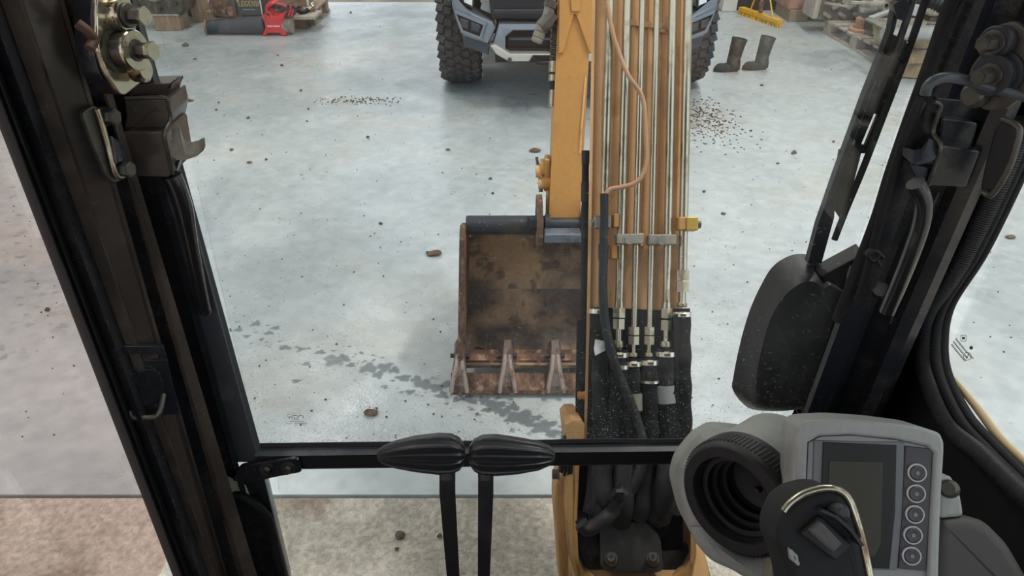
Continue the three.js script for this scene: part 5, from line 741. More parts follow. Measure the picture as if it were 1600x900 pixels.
{ // wiper on the outside of the glass
  const Z = -0.80, pl = (pts, dz, d, holes = []) => plate(pts, onZ(pts[0][0], pts[0][1], Z + dz), V(0, 0, 1), d, 0.001, holes), t = thing('windscreen_wiper', 'slotted black and olive windscreen wiper slanting up beside the right pillar', 'wiper', onZ(1275, 410, Z));
  part(t, 'arm_root', pl([[1262, 412], [1278, 352], [1298, 296], [1306, 300], [1304, 340], [1284, 412]], 0.004, 0.012), M.cabBlack);
  part(t, 'arm_rail', [pl([[1286, 330], [1306, 272], [1350, 152], [1390, 52], [1404, -20], [1413, -20], [1399, 46], [1358, 152], [1314, 276], [1294, 336]], 0.008, 0.012)], M.cabBlack);
  const olive = std({ color: 0x3e3a2a, roughness: 0.42 });
  parts(t, 'arm_plate', [pl([[1366, 122], [1380, 84], [1396, 54], [1424, 66], [1392, 152], [1376, 142], [1384, 122], [1372, 138]], 0.0, 0.008), pl([[1312, 236], [1332, 226], [1346, 240], [1318, 350], [1300, 322]], 0.0, 0.006)], olive, 'olive tinted plates');
  part(t, 'arm_channel', [pl([[1372, 118], [1392, 150], [1352, 240], [1330, 240]], -0.004, 0.006, [[[1372, 124], [1379, 126], [1370, 146], [1363, 145]], [[1361, 150], [1368, 152], [1360, 172], [1353, 170]], [[1350, 176], [1357, 178], [1349, 198], [1342, 196]], [[1384, 128], [1389, 130], [1382, 146], [1377, 144]], [[1366, 178], [1372, 180], [1352, 228], [1346, 226]], [[1342, 202], [1348, 204], [1341, 220], [1336, 218]]])], M.plasticBlack);
  part(t, 'blade', [tube([[1304, 374], [1321, 330], [1349, 262], [1385, 168], [1420, 76], [1446, 0], [1458, -40]].map(([x, y]) => onZ(x, y, Z + 0.002)), 0.0042, 10, 60), tube([[1396, 90], [1420, 20], [1436, -40]].map(([x, y]) => onZ(x, y, Z + 0.002)), 0.004, 8)], M.rubber);
  parts(t, 'blade_clip', [pl([[1396, 8], [1412, -4], [1426, 10], [1414, 34], [1402, 30]], 0.012, 0.014), pl([[1404, 82], [1420, 66], [1424, 78], [1412, 104]], 0.008, 0.01)], M.cabBlack);
  part(t, 'pivot_post', [tube([onZ(1272, 404, Z - 0.006), onZ(1270, 412, Z - 0.06), onZ(1266, 430, Z - 0.15), onZ(1255, 560, Z - 0.15)], 0.008, 8)], M.cabBlack);
}
// ================= things on the hall floor =================
const bootShape = (o, name) => {};
{ // rubber boots
  const mk = (label, px, py, turn, lean) => {
    const b = onY(px, py), t = thing('rubber_boot', label, 'boot', V(0, 0, 0), null);
    const ov = (cx, y, rx, rz, tilt = 0) => Array.from({ length: 20 }, (_, i) => { const a = i / 20 * Math.PI * 2, c = Math.cos(a), s = Math.sin(a); return V(cx + rx * c, y + tilt * c, rz * s); });
    // toe towards -x
    const shaft = loft([ov(0.0, 0.03, 0.07, 0.05), ov(0.002, 0.08, 0.068, 0.05), ov(0.002, 0.13, 0.068, 0.05), ov(0.01, 0.2, 0.07, 0.052), ov(0.018, 0.28, 0.075, 0.056), ov(0.028, 0.355, 0.08, 0.058, -0.016), ov(0.028, 0.362, 0.076, 0.055, -0.016), ov(0.028, 0.34, 0.073, 0.052, -0.016), ov(0.01, 0.2, 0.054, 0.04)], true, false, 1.2);
    const foot = []; for (let i = 0; i <= 10; i++) { const u = i / 10, x = lerp(0.07, -0.19, u), w = 0.038 + 0.014 * Math.sin(u * 2.6) - 0.03 * sstep(0.82, 1, u), h = lerp(0.11, 0.07, sstep(0.1, 0.6, u)) * (1 - 0.6 * sstep(0.85, 1, u)); foot.push(Array.from({ length: 16 }, (_, k) => { const a = k / 16 * Math.PI * 2; return V(x, 0.022 + Math.max(0, Math.sin(a)) * h, Math.cos(a) * w); })); }
    part(t, 'boot_shaft', [shaft, loft(foot, true, true, 1.2)], M.boot);
    const sole = Array.from({ length: 28 }, (_, i) => { const u = i / 28 * Math.PI * 2, x = Math.cos(u) * 0.135 - 0.062, w = (0.046 - 0.01 * Math.cos(u * 1) * 0 - 0.008 * sstep(0.2, 0.6, Math.abs(Math.cos(u)))) * Math.sin(u); return [x, w]; });
    part(t, 'sole', loft([0, 0.028].map((y) => sole.map(([x, z]) => V(x, y, z)))), M.mud);
    t.position.copy(b); t.rotation.y = turn; t.scale.set(0.82, 0.74, 0.8);
    return t;
  };
  mk('muddy grey rubber boot nearest the truck wheel, toe pointing left', 1143, 111, 0.1, 0);
  mk('muddy grey rubber boot standing farther from the truck, toe pointing left', 1187, 108, 0.14, 0);
}
{ // push broom by the far door
  const a = onY(1158, 14, 0.05), b = onY(1219, 35, 0.05), d = b.clone().sub(a).normalize(), t = thing('push_broom', 'yellow push broom with wooden handle lying by the far door', 'broom', V((a.x + b.x) / 2, 0, (a.z + b.z) / 2));
  const A = V(a.x, 0.055, a.z), C = V(b.x, 0.055, b.z);
  part(t, 'broom_block', bar(A, C, 0.07, 0.036), M.broomYellow);
  const br = []; for (let i = 0; i < 46; i++) for (let k = -1; k <= 1; k++) { const p = A.clone().lerp(C, (i + 0.5) / 46).add(V(-d.z * k * 0.022, 0, d.x * k * 0.022)); br.push(cyl(V(p.x, 0.04, p.z), V(p.x + rr(-.012, .012), 0.0, p.z + rr(-.012, .012)), 0.007, 0.009, 5)); }
  tag(part(t, 'bristles', br, M.broomYellow), null, null, null, 'stuff');
  const m = A.clone().lerp(C, 0.5).add(V(0, 0.03, 0)), top = m.clone().add(V(0.1, 1.25, -0.55));
  const h = part(t, 'handle', cyl(m.clone().add(V(0, 0, 0)), top, 0.014), M.wood);
  part(h, 'socket', cyl(m, m.clone().lerp(top, 0.08), 0.022), M.rust);
  part(t, 'brace', [cyl(A.clone().lerp(C, 0.25).add(V(0, .03, 0)), m.clone().lerp(top, 0.3), 0.008), cyl(A.clone().lerp(C, 0.8).add(V(0, .03, 0)), m.clone().lerp(top, 0.3), 0.008)], M.broomYellow);
}
const pallet = (label, cx, cz, w, d, turn, mat, n = 6, hB = 0.09) => {
  const t = thing('wooden_pallet', label, 'pallet', V(cx, 0, cz)); const R = new THREE.Matrix4().makeRotationY(turn).setPosition(cx, 0, cz), pl = (g) => g.applyMatrix4(R);
  for (const z of [-d / 2 + 0.06, 0, d / 2 - 0.06]) part(t, 'bottom_board', pl(rbox(0, 0.011, z, w, 0.02, 0.1, 0.003)), mat);
  for (const z of [-d / 2 + 0.06, 0, d / 2 - 0.06]) for (const x of [-w / 2 + 0.07, 0, w / 2 - 0.07]) part(t, 'block', pl(rbox(x, 0.022 + hB / 2, z, 0.12, hB, 0.1, 0.004)), mat);
  for (let i = 0; i < n; i++) { const x = lerp(-w / 2 + 0.05, w / 2 - 0.05, i / (n - 1)); part(t, 'deck_board', pl(rbox(x, 0.032 + hB + rr(-.002, .002), 0, Math.min(0.11, w / n * 0.8), 0.02, d, 0.004, rr(-.01, .01))), mat); }
  return hB + 0.042;
};
{ // right: pallet heaped with machine parts
  const c1 = onY(1283, 51), c2 = onY(1376, 104), c3 = onY(1455, 108), dir = Math.atan2(c2.z - c1.z, c2.x - c1.x);
  const turn = -dir, ax = V(Math.cos(dir), 0, Math.sin(dir)), az = V(ax.z, 0, -ax.x), W = c1.distanceTo(c3) * 0.92, D = 1.25;   // az points away from the camera
  const ctr = c1.clone().addScaledVector(ax, W / 2).addScaledVector(az, D / 2);
  const H = pallet('grey weathered wooden pallet on the right heaped with machine parts', ctr.x, ctr.z, W, D, turn, M.woodGray, 8);
  const Q = (u, v, y = H) => c1.clone().addScaledVector(ax, u * W).addScaledVector(az, v * D).setY(y);
  // rusty hub
  { const p = onY(1345, 48, H); const t = thing('rusty_hub', 'rusty pink flanged hub standing on the near edge of the machine parts pallet', 'hub', p);
    part(t, 'flange', lathe(p.clone().setY(H), p.clone().setY(H + 0.03), [[0, 0], [0.105, 0], [0.108, 0.3], [0.108, 0.8], [0.1, 1], [0, 1]], 32), M.rustPink);
    part(t, 'hub_barrel', lathe(p.clone().setY(H + 0.03), p.clone().setY(H + 0.115), [[0, 0], [0.078, 0], [0.078, 0.3], [0.066, 0.34], [0.066, 0.94], [0.06, 1], [0, 1]], 32), M.rustPink); }
  // lugged rubber track folded on the pallet
  { const a = onY(1288, 40, H), L = 1.35; const t = thing('track_section', 'grey lugged track section lying along the back of the pallet', 'track', V(a.x + L / 2, H, a.z - 0.2));
    const bx = a.x, bz = a.z - 0.22, hh = 0.34;
    part(t, 'belt', loft([0, 1].map((k) => roundOutline([[0, 0], [0, hh], [L, hh], [L, 0]], 0.06).map(([x, y]) => V(bx + x, H + y, bz - k * 0.3))), true, true, 0.6), M.engine);
    for (let i = 0; i < 9; i++) for (let r = 0; r < 4; r++) { const x = bx + 0.09 + i * 0.145 + (r % 2) * 0.07, y = H + 0.05 + r * 0.08; if (x < bx + L - 0.03) part(t, 'lug', rbox(x, y, bz + 0.012, 0.085, 0.035, 0.045, 0.008, 0, 0, r % 2 ? 0.5 : -0.5), M.castGray); }
    part(t, 'end_shoe', rbox(bx - 0.02, H + 0.16, bz - 0.13, 0.06, 0.3, 0.3, 0.02), M.woodGray); }
  // rusty tank behind
  { const p = onY(1262, 34), t = thing('wooden_crate', 'pinkish box on a low timber stack between the broom and the pallet', 'box', V(p.x + 0.05, 0, p.z - 0.3));
    part(t, 'crate_body', rbox(p.x + 0.05, 0.26, p.z - 0.25, 0.56, 0.3, 0.5, 0.03), M.rustPink); part(t, 'crate_lid', rbox(p.x + 0.05, 0.43, p.z - 0.25, 0.6, 0.05, 0.54, 0.012), M.rustPink);
    for (const [x, h] of [[-0.16, 0.12], [0.18, 0.12]]) part(t, 'bearer', rbox(p.x + 0.05 + x, h / 2, p.z - 0.22, 0.2, h, 0.46, 0.01), M.wood); }
  // engine-like block, cylinder head, pan, pump and hoses
  const place = (name, label, cat, px, py, y = H) => { const p = onY(px, py, y); return [thing(name, label, cat, p), p]; };
  { const [t, p] = place('oil_pan', 'tan dusty metal pan on the pallet beside the wiper', 'pan', 1440, 82, H);
    part(t, 'pan_body', loft([[0.0, 0.26, 0.1], [0.01, 0.28, 0.12], [0.17, 0.33, 0.17]].map(([y, w, d]) => roundOutline([[-w, -d], [w, -d], [w, d], [-w, d]], 0.2).map(([x, z]) => V(p.x + x, H + y, p.z - 0.2 + z)))), worn([170, 158, 130], [120, 108, 88], 0.4, 0.2, { roughness: 0.7 }));
    part(t, 'pan_flange', rbox(p.x, H + 0.18, p.z - 0.2, 0.72, 0.02, 0.4, 0.006), M.castGray); }
  { const [t, p] = place('hydraulic_cylinder', 'silver hydraulic cylinder lying across the parts pan', 'cylinder', 1420, 52, H + 0.26);
    const a = p.clone().add(V(-0.2, 0, 0)), b = p.clone().add(V(0.28, 0.0, -0.02)); part(t, 'barrel', lathe(a, b, [[0, 0], [0.045, 0], [0.055, 0.03], [0.055, 0.85], [0.06, 0.87], [0.06, 0.97], [0.05, 1], [0, 1]], 24), M.silverHose); part(t, 'rod_eye', [cyl(b, b.clone().add(V(0.08, 0, 0)), 0.018), along(new THREE.TorusGeometry(0.03, 0.012, 8, 20), b.clone().add(V(0.1, -0.01, 0)), b.clone().add(V(0.1, 0.01, 0)))], M.zinc); part(t, 'cradle', rbox(p.x, H + 0.21, p.z, 0.1, 0.05, 0.1, 0.01), M.castGray); }
  { const [t, p] = place('engine_block', 'dusty cast engine block in the middle of the parts heap', 'engine block', 1392, 60, H);
    part(t, 'block_body', rbox(p.x, H + 0.15, p.z - 0.25, 0.34, 0.3, 0.36, 0.02), M.engine);
    for (let i = 0; i < 4; i++) part(t, 'fin', rbox(p.x - 0.13 + i * 0.085, H + 0.14, p.z - 0.06, 0.03, 0.24, 0.04, 0.006), M.castGray);
    const hd = part(t, 'cylinder_head', rbox(p.x, H + 0.335, p.z - 0.25, 0.38, 0.07, 0.38, 0.012), M.castGray); part(hd, 'filler', cyl(V(p.x - 0.12, H + 0.37, p.z - 0.15), V(p.x - 0.12, H + 0.42, p.z - 0.15), 0.04), M.silverHose); part(t, 'pump_barrel', lathe(V(p.x - 0.28, H + 0.26, p.z - 0.1), V(p.x - 0.1, H + 0.26, p.z - 0.1), [[0, 0], [0.06, 0], [0.065, 0.1], [0.065, 0.9], [0.05, 1], [0, 1]], 20), M.silverHose); }
  { const [t, p] = place('corrugated_hose', 'dark ribbed intake hose arching over the parts heap', 'hose', 1440, 40, H + 0.3);
    const pts = [V(-0.12, 0.12, -0.1), V(0.0, 0.18, -0.05), V(0.14, 0.13, 0), V(0.22, 0.02, 0.05), V(0.24, -0.1, 0.06)].map((v) => v.add(p)); part(t, 'hose_tube', tube(pts, (u) => 0.055 + 0.005 * Math.sin(u * 120), 16, 90), M.hose); part(t, 'hose_end', cyl(pts[4].clone().add(V(0, 0.03, 0)), pts[4].clone().add(V(0, -0.02, 0)), 0.064), M.zinc); }
  const bits = [[1310, 8, 0, 'castGray', 'grey steel bracket lying on the left end of the track section'], [1338, 4, 2, 'woodGray', 'pale flat bar lying along the top of the track section'], [1366, 8, 1, 'castGray', 'short grey pipe offcut on the right end of the track section'], [1384, 20, 2, 'silverHose', 'silver flat bar on top of the engine block'], [1398, 12, 1, 'engine', 'dark pipe offcut behind the engine block'], [1412, 24, 0, 'silverHose', 'silver bracket between the engine block and the ribbed hose'], [1430, 10, 2, 'castGray', 'grey flat bar under the ribbed intake hose'], [1470, 40, 0, 'castGray', 'grey bracket at the right end of the silver cylinder']];
  bits.forEach(([x, y, k, mk, lb]) => { const yy = H + (y < 30 ? 0.38 : 0.27), p = onY(x, y, yy), name = ['steel_bracket', 'pipe_offcut', 'flat_bar'][k];
    const t = tag(thing(name, lb, ['bracket', 'pipe', 'bar'][k], p), null, null, 'loose pieces on the parts heap'); const a = rr(0, 3), mm = M[mk];
    if (k === 0) { part(t, 'plate', rbox(p.x, p.y, p.z, 0.2, 0.02, 0.08, 0.004, a, 0.2), mm); part(t, 'tab', rbox(p.x + 0.07, p.y + 0.04, p.z, 0.03, 0.08, 0.07, 0.004, a), mm); }
    else if (k === 1) { const d = V(Math.cos(a), 0.15, Math.sin(a)).multiplyScalar(0.14); part(t, 'pipe', lathe(p.clone().sub(d), p.clone().add(d), [[0.018, 0], [0.026, 0], [0.026, 0.9], [0.034, 0.9], [0.034, 1], [0.018, 1]], 14), mm); }
    else { part(t, 'bar', rbox(p.x, p.y, p.z, 0.32, 0.022, 0.05, 0.004, a * 0.3, 0, rr(-.15, .15)), mm); part(t, 'end_knob', rbox(p.x + 0.1, p.y + 0.02, p.z, 0.04, 0.03, 0.05, 0.006, a * 0.3), M.castGray); } });
  // bulk of parts that carries the loose pieces
  { const p = Q(0.62, 0.72); const t = thing('parts_crate', 'low grey steel crate under the loose machine parts at the back', 'crate', V(p.x, H, p.z)); part(t, 'crate_box', rbox(p.x + 0.1, H + 0.12, p.z, 1.1, 0.24, 0.5, 0.02), M.engine); part(t, 'crate_rim', rbox(p.x + 0.1, H + 0.25, p.z, 1.16, 0.025, 0.56, 0.006), M.castGray); }
  // loose timber in front, on the floor right of the wiper
  for (const [x0, y0, x1, y1, y, l] of [[1412, 92, 1462, 90, H + 0.03, 'upper pale timber offcut on the near edge of the pallet'], [1408, 104, 1462, 108, 0.08, 'lower pale timber offcut in front of the pallet']]) { const a = onY(x0, y0, y), b = onY(x1, y1, y); const t = tag(part(scene, 'timber_offcut', bar(a, b, 0.1, y > 0.1 ? 0.05 : 0.14), M.wood), l, 'timber'); }
}
{ // left: engine block, timber, black case, cardboard box, leaf blower
  const z0 = onY(300, 34).z;
  { const p = onY(268, 47), t = thing('timber_block', 'short timber block under the leftmost engine casting', 'timber', p); part(t, 'timber', rbox(p.x - 0.02, 0.07, p.z - 0.1, 0.26, 0.14, 0.24, 0.006), M.wood); part(t, 'packing_board', rbox(p.x - 0.02, 0.15, p.z - 0.1, 0.28, 0.02, 0.26, 0.003), M.woodGray);
    const e = V(p.x - 0.05, 0.16, p.z - 0.12), u = thing('engine_casting', 'dark engine casting with a round bore standing on the timber block', 'engine casting', e);
    const body = extr(v2s([[-0.24, 0], [0.2, 0], [0.24, 0.06], [0.24, 0.5], [-0.24, 0.5]]), e.clone().add(V(0, 0, 0.15)), V(0, 0, 1), 0.34, 0.012, [v2s(ell(-0.02, 0.27, 0.12, 0.12))]); part(u, 'casting_body', body, M.engine);
    part(u, 'bore_ring', lathe(e.clone().add(V(-0.02, 0.27, 0.13)), e.clone().add(V(-0.02, 0.27, 0.17)), [[0.11, 0], [0.15, 0], [0.15, 1], [0.11, 1], [0.11, 0]], 32), M.castGray);
    part(u, 'casting_bolt', [[-0.2, 0.08], [0.17, 0.1], [-0.2, 0.42], [0.18, 0.44], [0.02, 0.05]].map(([x, y]) => hexg(e.clone().add(V(x, y, 0.15)), e.clone().add(V(x, y, 0.17)), 0.02)), M.zincDark); }
  { const p = onY(320, 32), t = thing('white_panel', 'pale flat panel lying behind the left timber post', 'panel', V(p.x - 0.12, 0, p.z - 0.15)); part(t, 'sheet', rbox(p.x - 0.15, 0.19, p.z - 0.2, 0.4, 0.2, 0.05, 0.01, 0, -0.15), M.white); part(t, 'foot_rail', rbox(p.x - 0.15, 0.05, p.z - 0.22, 0.44, 0.1, 0.1, 0.01), M.plasticBlack); }
  { const p = onY(316, 35), t = thing('timber_post', 'squared timber post end carrying a second rounded log', 'timber', V(p.x, 0, p.z)); part(t, 'post', rbox(p.x + 0.0, 0.15, p.z - 0.14, 0.19, 0.3, 0.28, 0.01), M.wood); part(t, 'bark_strip', rbox(p.x + 0.1, 0.15, p.z - 0.08, 0.02, 0.28, 0.1, 0.005), M.white);
    const q = V(p.x, 0.3, p.z - 0.14), u = tag(part(scene, 'rounded_log', [loft([-1, 1].map((s) => roundOutline([[-0.15, 0], [0.14, 0], [0.17, 0.08], [0.12, 0.17], [-0.14, 0.17], [-0.18, 0.08]], 0.3).map(([x, y]) => V(q.x + 0.02 + x, q.y + y, q.z + s * 0.16))))], M.woodGray), 'grey rounded log lying on top of the squared timber post', 'log'); }
  const pc = onY(410, 40), H2 = pallet('low wooden pallet on the left under the black case and cardboard box', pc.x + 0.0, pc.z - 0.35, 1.1, 0.7, 0, M.wood, 6, 0.1);
  { const p = onY(345, 34, H2), t = thing('gearbox_part', 'brown machine gearbox between the timber post and the black case', 'gearbox', p); part(t, 'gearbox_body', rbox(p.x - 0.01, H2 + 0.13, p.z - 0.24, 0.23, 0.26, 0.2, 0.03), M.engine); part(t, 'gear_cover', [lathe(V(p.x - 0.04, H2 + 0.12, p.z - 0.14), V(p.x - 0.04, H2 + 0.12, p.z - 0.1), [[0, 0], [0.09, 0], [0.09, 0.6], [0.06, 1], [0, 1]], 24), rbox(p.x + 0.07, H2 + 0.07, p.z - 0.12, 0.06, 0.1, 0.06, 0.02)], M.rust); }
  { const a = onY(374, 27, H2), b = onY(410, 27, H2), t = thing('black_case', 'black tapered container with faded gold lettering standing behind the leaf blower', 'case', V((a.x + b.x) / 2, H2, a.z - 0.12));
    const w = (b.x - a.x) / 2, cx = (a.x + b.x) / 2, cz = a.z - 0.13; part(t, 'case_body', loft([[0, w * 0.94, 0.1], [0.02, w * 0.98, 0.12], [0.45, w * 1.22, 0.15]].map(([y, ww, d]) => roundOutline([[-ww, -d], [ww, -d], [ww, d], [-ww, d]], 0.12).map(([x, z]) => V(cx + x, H2 + y, cz + z)))), worn([46, 54, 60], [92, 82, 78], 0.4, 0.4, { roughness: 0.7 }));
    const cv = document.createElement('canvas'); cv.width = 256; cv.height = 128; const c = cv.getContext('2d'); c.fillStyle = '#39444c'; c.fillRect(0, 0, 256, 128); c.fillStyle = '#c0a860'; c.font = 'bold 54px serif'; c.textAlign = 'center'; c.fillText('LEGEND', 134, 68); c.fillStyle = '#c99c88'; c.beginPath(); c.arc(20, 24, 12, 0, 7); c.fill(); c.fillStyle = '#98a0a2'; for (let i = 0; i < 9; i++) c.fillRect(62 + i * 15, 88, 10, 7);
    const tx = new THREE.CanvasTexture(cv); tx.colorSpace = THREE.SRGBColorSpace; const g = new THREE.BoxGeometry(w * 2.0, 0.17, 0.003); g.rotateX(0.06); g.translate(cx, onZ(392, 9, cz + 0.14).y, cz + 0.137); part(t, 'label', g, std({ map: tx, roughness: 0.7 }), 'dark label with gold lettering', true); part(t, 'strap', bar(V(cx + w * 1.02, H2 + 0.02, cz + 0.125), V(cx + w * 1.16, H2 + 0.44, cz + 0.155), 0.012, 0.012), M.white); }
  { const p = onY(448, 16, H2), t = thing('cardboard_box', 'brown cardboard box lying flat behind the red leaf blower', 'box', V(p.x, H2, p.z)); part(t, 'carton', rbox(p.x + 0.0, H2 + 0.19, p.z - 0.2, 0.42, 0.32, 0.34, 0.006), M.cardboard); part(t, 'flap', box(p.x + 0.215, H2 + 0.19, p.z - 0.05, 0.02, 0.3, 0.05, 0.2), M.white); }
  { const a = onY(435, 34, H2), b = onY(478, 30, H2), t = thing('black_cable', 'black cable with a chrome end on the left pallet', 'cable', a.clone().lerp(b, 0.5)); const pts = [[430, 24, H2 + .02], [446, 16, H2 + .05], [462, 16, H2 + .05], [474, 20, H2 + .02], [482, 15, H2 + .03], [487, 11, H2 + .05]].map(([x, y, h]) => onY(x, y, h)); part(t, 'cable', tube(pts, 0.022, 10), M.rubber); part(t, 'chrome_end', lathe(pts[4], pts[5].clone().lerp(pts[4], -0.5), [[0, 0], [0.03, 0], [0.03, 0.6], [0.045, 0.7], [0.045, 1], [0.025, 1], [0.025, 0.8], [0, 0.8]], 20), M.zinc); }
  { const p = onY(475, 54), t = tag(part(scene, 'timber_bearer', rbox(onY(462, 44).x, 0.06, onY(462, 44).z - 0.1, 0.2, 0.12, 0.2, 0.006), M.wood), 'small brown timber bearer beside the leaf blower motor', 'timber'); const q = onY(463, 29, 0.13); tag(part(scene, 'loose_board', rbox(q.x + 0.02, 0.135, q.z - 0.14, 0.34, 0.03, 0.3, 0.004), M.woodGray), 'pale loose board resting on the small timber bearer', 'board'); }
  { // leaf blower
    const zb = onY(432, 55).z + 0.04, E = (x, y, z = zb) => onZ(x, y, z), t = thing('leaf_blower', 'red cordless leaf blower with long black nozzle lying before the left pallet', 'leaf blower', V(E(432, 55).x, 0, zb - 0.08));
    const body = [[409, 26], [413, 28], [414, 8], [419, 4], [424, 3], [430, 6], [441, 7], [450, 10], [449, 26], [443, 22], [436, 25], [424, 25], [424, 18], [416, 19], [416, 12], [421, 8], [430, 9], [440, 10], [446, 13], [447, 22], [447, 26], [443, 28], [441, 38], [446, 50], [448, 55], [440, 55.5], [436, 51], [418, 51], [416, 55.5], [409, 55.5], [414, 45], [413, 36]];
    const shell = [[408, 26], [413, 29], [414, 8], [418, 5], [423, 3.5], [428, 6], [425, 9], [418, 13], [417, 19], [423, 19], [424, 25], [434, 25.5], [440, 22], [445, 22], [443, 30], [441, 38], [446, 50], [448, 55.5], [440, 56], [436, 52], [418, 52], [416, 56], [409, 56], [414, 45], [413, 36]];
    part(t, 'motor_housing', plate(shell, E(428, 40), V(0, 0, 1), 0.17, 0.012), M.red);
    part(t, 'grip', tube([E(421, 8, zb - .085), E(430, 7.5, zb - .085), E(440, 9.5, zb - .085), E(450, 14, zb - .085)], 0.022, 12), M.plasticBlack);
    part(t, 'grip_top', tube([E(424, 5, zb - .08), E(432, 6, zb - .08), E(441, 7.5, zb - .08), E(449, 11, zb - .08)], 0.012, 8), M.red);
    const bat = part(t, 'battery', plate([[448, 8], [456, 7], [462, 12], [461, 15], [457, 27], [447, 26]], E(453, 17, zb - 0.02), V(0, 0, 1), 0.12, 0.01), M.plasticBlack); part(bat, 'battery_stripe', plate([[452, 7], [456, 8], [455, 14], [452, 26], [449, 26], [453, 13]], E(453, 17, zb - 0.012), V(0, 0, 1), 0.02, 0.003), M.red); part(bat, 'battery_label', plate([[456, 14], [460, 15], [457, 26], [454, 26]], E(453, 17, zb - 0.012), V(0, 0, 1), 0.01, 0.003), M.red);
    const yC = E(428, 38).y; const nz = part(t, 'nozzle', lathe(E(415, 39, zb - .085), E(325, 42, zb - .085), [[0.07, 0], [0.085, 0.02], [0.08, 0.3], [0.066, 0.9], [0.062, 1], [0.055, 1], [0.055, 0.95], [0, 0.95]], 28), worn([52, 60, 68], [110, 106, 100], 0.3, 0.4, { roughness: 0.5 }));
    part(nz, 'nozzle_tip', lathe(E(325.5, 42, zb - .085), E(321.5, 42, zb - .085), [[0.05, 0], [0.066, 0], [0.064, 1], [0.05, 1], [0.05, 0]], 28), M.cardboard);
    const fan = part(t, 'air_intake', lathe(E(443, 39, zb - .085), E(457, 39, zb - .085), [[0, 0], [0.085, 0], [0.088, 0.1], [0.088, 0.4], [0.08, 0.45], [0.08, 0.95], [0.07, 1], [0, 1]], 28), M.castGray);
    const cv = document.createElement('canvas'); cv.width = 256; cv.height = 64; const c = cv.getContext('2d'); c.fillStyle = '#c83240'; c.fillRect(0, 0, 256, 64); c.fillStyle = '#f4e6e4'; c.font = 'bold 38px sans-serif'; c.textAlign = 'center'; c.fillText('CRAFTSMAN', 128, 44, 240);
    const tx = new THREE.CanvasTexture(cv); tx.colorSpace = THREE.SRGBColorSpace; const a = E(416, 41), b = E(439, 41), g = new THREE.BoxGeometry(b.x - a.x, (b.x - a.x) * 0.25, 0.002); g.translate((a.x + b.x) / 2, a.y, zb + 0.0015); part(t, 'lettering', g, std({ map: tx, roughness: 0.5 }), 'white lettering on red', true); }
}
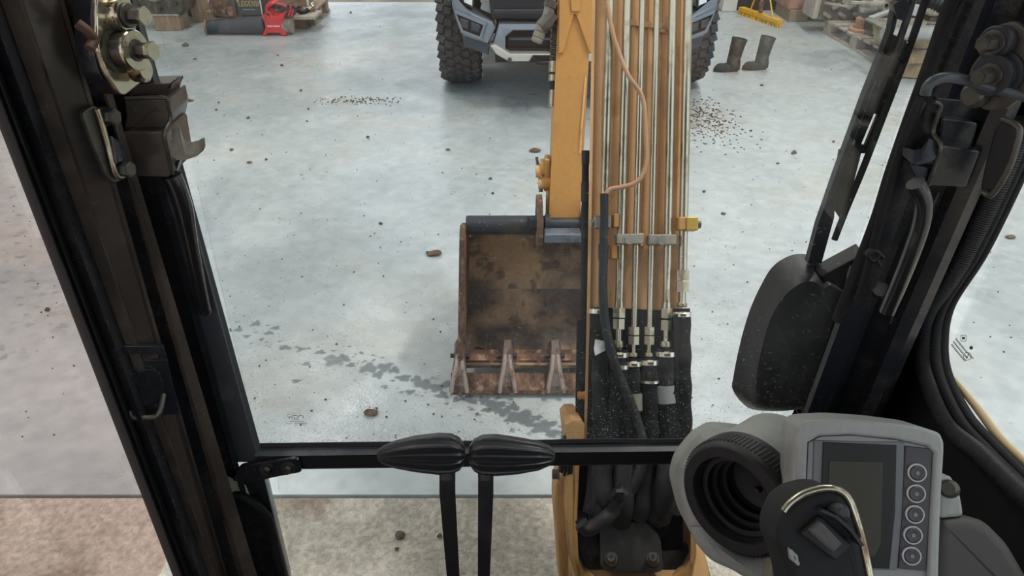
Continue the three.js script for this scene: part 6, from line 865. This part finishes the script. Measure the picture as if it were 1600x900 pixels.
{ // crumbs, clods and leaves on the floor
  const clods = [[625, 838, .018], [687, 838, .009], [620, 858, .007], [678, 398, .03, 1], [836, 237, .03, 1], [580, 647, .02, 1], [290, 72, .035], [1240, 240, .022], [1278, 345, .01], [1100, 300, .012], [595, 350, .012], [298, 158, .02, 1], [338, 172, .012], [388, 185, .014], [305, 93, .016], [434, 87, .012], [441, 103, .018], [482, 171, .012], [342, 161, .012], [470, 142, .014], [1190, 134, .016], [1173, 205, .012], [1160, 203, .01], [548, 20, .016], [75, 485, .014], [1578, 372, .02, 1], [1302, 222, .012], [1215, 256, .01], [575, 215, .014], [390, 255, .014, 1], [770, 303, .012], [766, 280, .012], [700, 235, .012, 1], [1130, 335, .01, 1], [362, 235, .014], [480, 190, .01], [416, 250, .012], [1060, 852, .01]];
  M.clod = worn([88, 80, 70], [126, 114, 98], 0.5, 0.05, { roughness: 0.95 });
  const OWN = { 678: 'curled dry leaf scrap on the floor left of the bucket top', 836: 'pale curled leaf scrap on the floor left of the arm pin', 580: 'dry leaf scrap just above the window rail left of the levers', 298: 'dry leaf scrap near the left latch box', 1578: 'flat brown leaf scrap seen through the right side window', 390: 'small leaf scrap on the floor right of the left grab handle', 700: 'tiny leaf scrap between the bucket and the left truck wheel', 1130: 'tiny leaf scrap on the floor right of the brass pipe clamp', 625: 'largest mud clod on the rough apron, left of the levers', 687: 'small mud clod on the rough apron close by the left lever', 620: 'small mud clod below the largest clod on the apron', 290: 'flat mud clod on the floor below the timber block', 1240: 'mud clod on the floor left of the wiper', 1060: 'mud crumb on the apron right of the swing post' };
  clods.forEach(([x, y, r, leaf], i) => {
    const p = onY(x, y); let g; if (leaf) { const n = 12; g = loft([0, 1].map((k) => Array.from({ length: n }, (_, j) => { const a = j / n * Math.PI * 2; return V(p.x + Math.cos(a) * r * 1.3, 0.003 + k * 0.003 + 0.35 * r * Math.abs(Math.sin(a * 1.5 + i)), p.z + Math.sin(a) * r * 0.8); }))); }
    else { r *= 0.72; g = new THREE.IcosahedronGeometry(r, 2); const q = g.attributes.position; for (let j = 0; j < q.count; j++) { const v = V().fromBufferAttribute(q, j), k = 1 + 0.28 * Math.sin(v.x * 5 / r * .6 + i) * Math.cos(v.z * 4 / r * .6 + i * 2) + 0.12 * Math.sin(v.y * 9 / r); q.setXYZ(j, v.x * k * 1.15, v.y * k * 0.7, v.z * k); } g.computeVertexNormals(); g.translate(p.x, r * 0.5, p.z); }
    tag(part(scene, leaf ? 'dry_leaf' : 'mud_clod', g, leaf ? M.mud : M.clod), OWN[x] || 'small dark crumb of dried mud lying on the concrete floor', leaf ? 'leaf' : 'clod', leaf ? 'leaf scraps on the floor' : 'mud clods on the floor');
  });
  const cr = []; for (let i = 0; i < 620; i++) { const p = onY(rr(20, 1580), rr(30, 700)); if (p.x < -4 || p.x > 4.4 || p.z < -8) continue; const g = new THREE.TetrahedronGeometry(rr(0.0025, 0.007)); g.rotateY(rr(0, 6)); g.translate(p.x, 0.002, p.z); cr.push(g); }
  const ch = onY(1098, 185); for (let i = 0; i < 420; i++) { const p = V(ch.x + (rnd() + rnd() + rnd() - 1.5) * 0.26, 0.003, ch.z + (rnd() + rnd() + rnd() - 1.5) * 0.5); const g = new THREE.BoxGeometry(rr(.006, .02), 0.003, rr(.004, .008)); g.rotateY(rr(0, 6)); g.translate(p.x, p.y, p.z); cr.push(g); }
  tag(part(scene, 'mud_crumbs', cr, M.mud), 'scattered brown crumbs and wood chips over the pale hall floor', 'crumbs', null, 'stuff');
  for (let k = 0; k < 1; k++) { const p0 = onY(560, 158); const g = []; for (let i = 0; i < 120; i++) { const p = V(p0.x + (rnd() + rnd() - 1) * 0.35, 0.003, p0.z + (rnd() + rnd() - 1) * 0.12); const b = new THREE.BoxGeometry(rr(.006, .018), 0.003, rr(.003, .007)); b.rotateY(rr(0, 6)); b.translate(p.x, p.y, p.z); g.push(b); } tag(part(scene, 'straw_crumbs', g, M.mud), 'thin streak of straw crumbs in the middle of the hall floor', 'crumbs', null, 'stuff'); }
}
scene.traverse((o) => { if (o.isMesh) { o.castShadow = o.receiveShadow = true; } });
renderer.render(scene, camera);
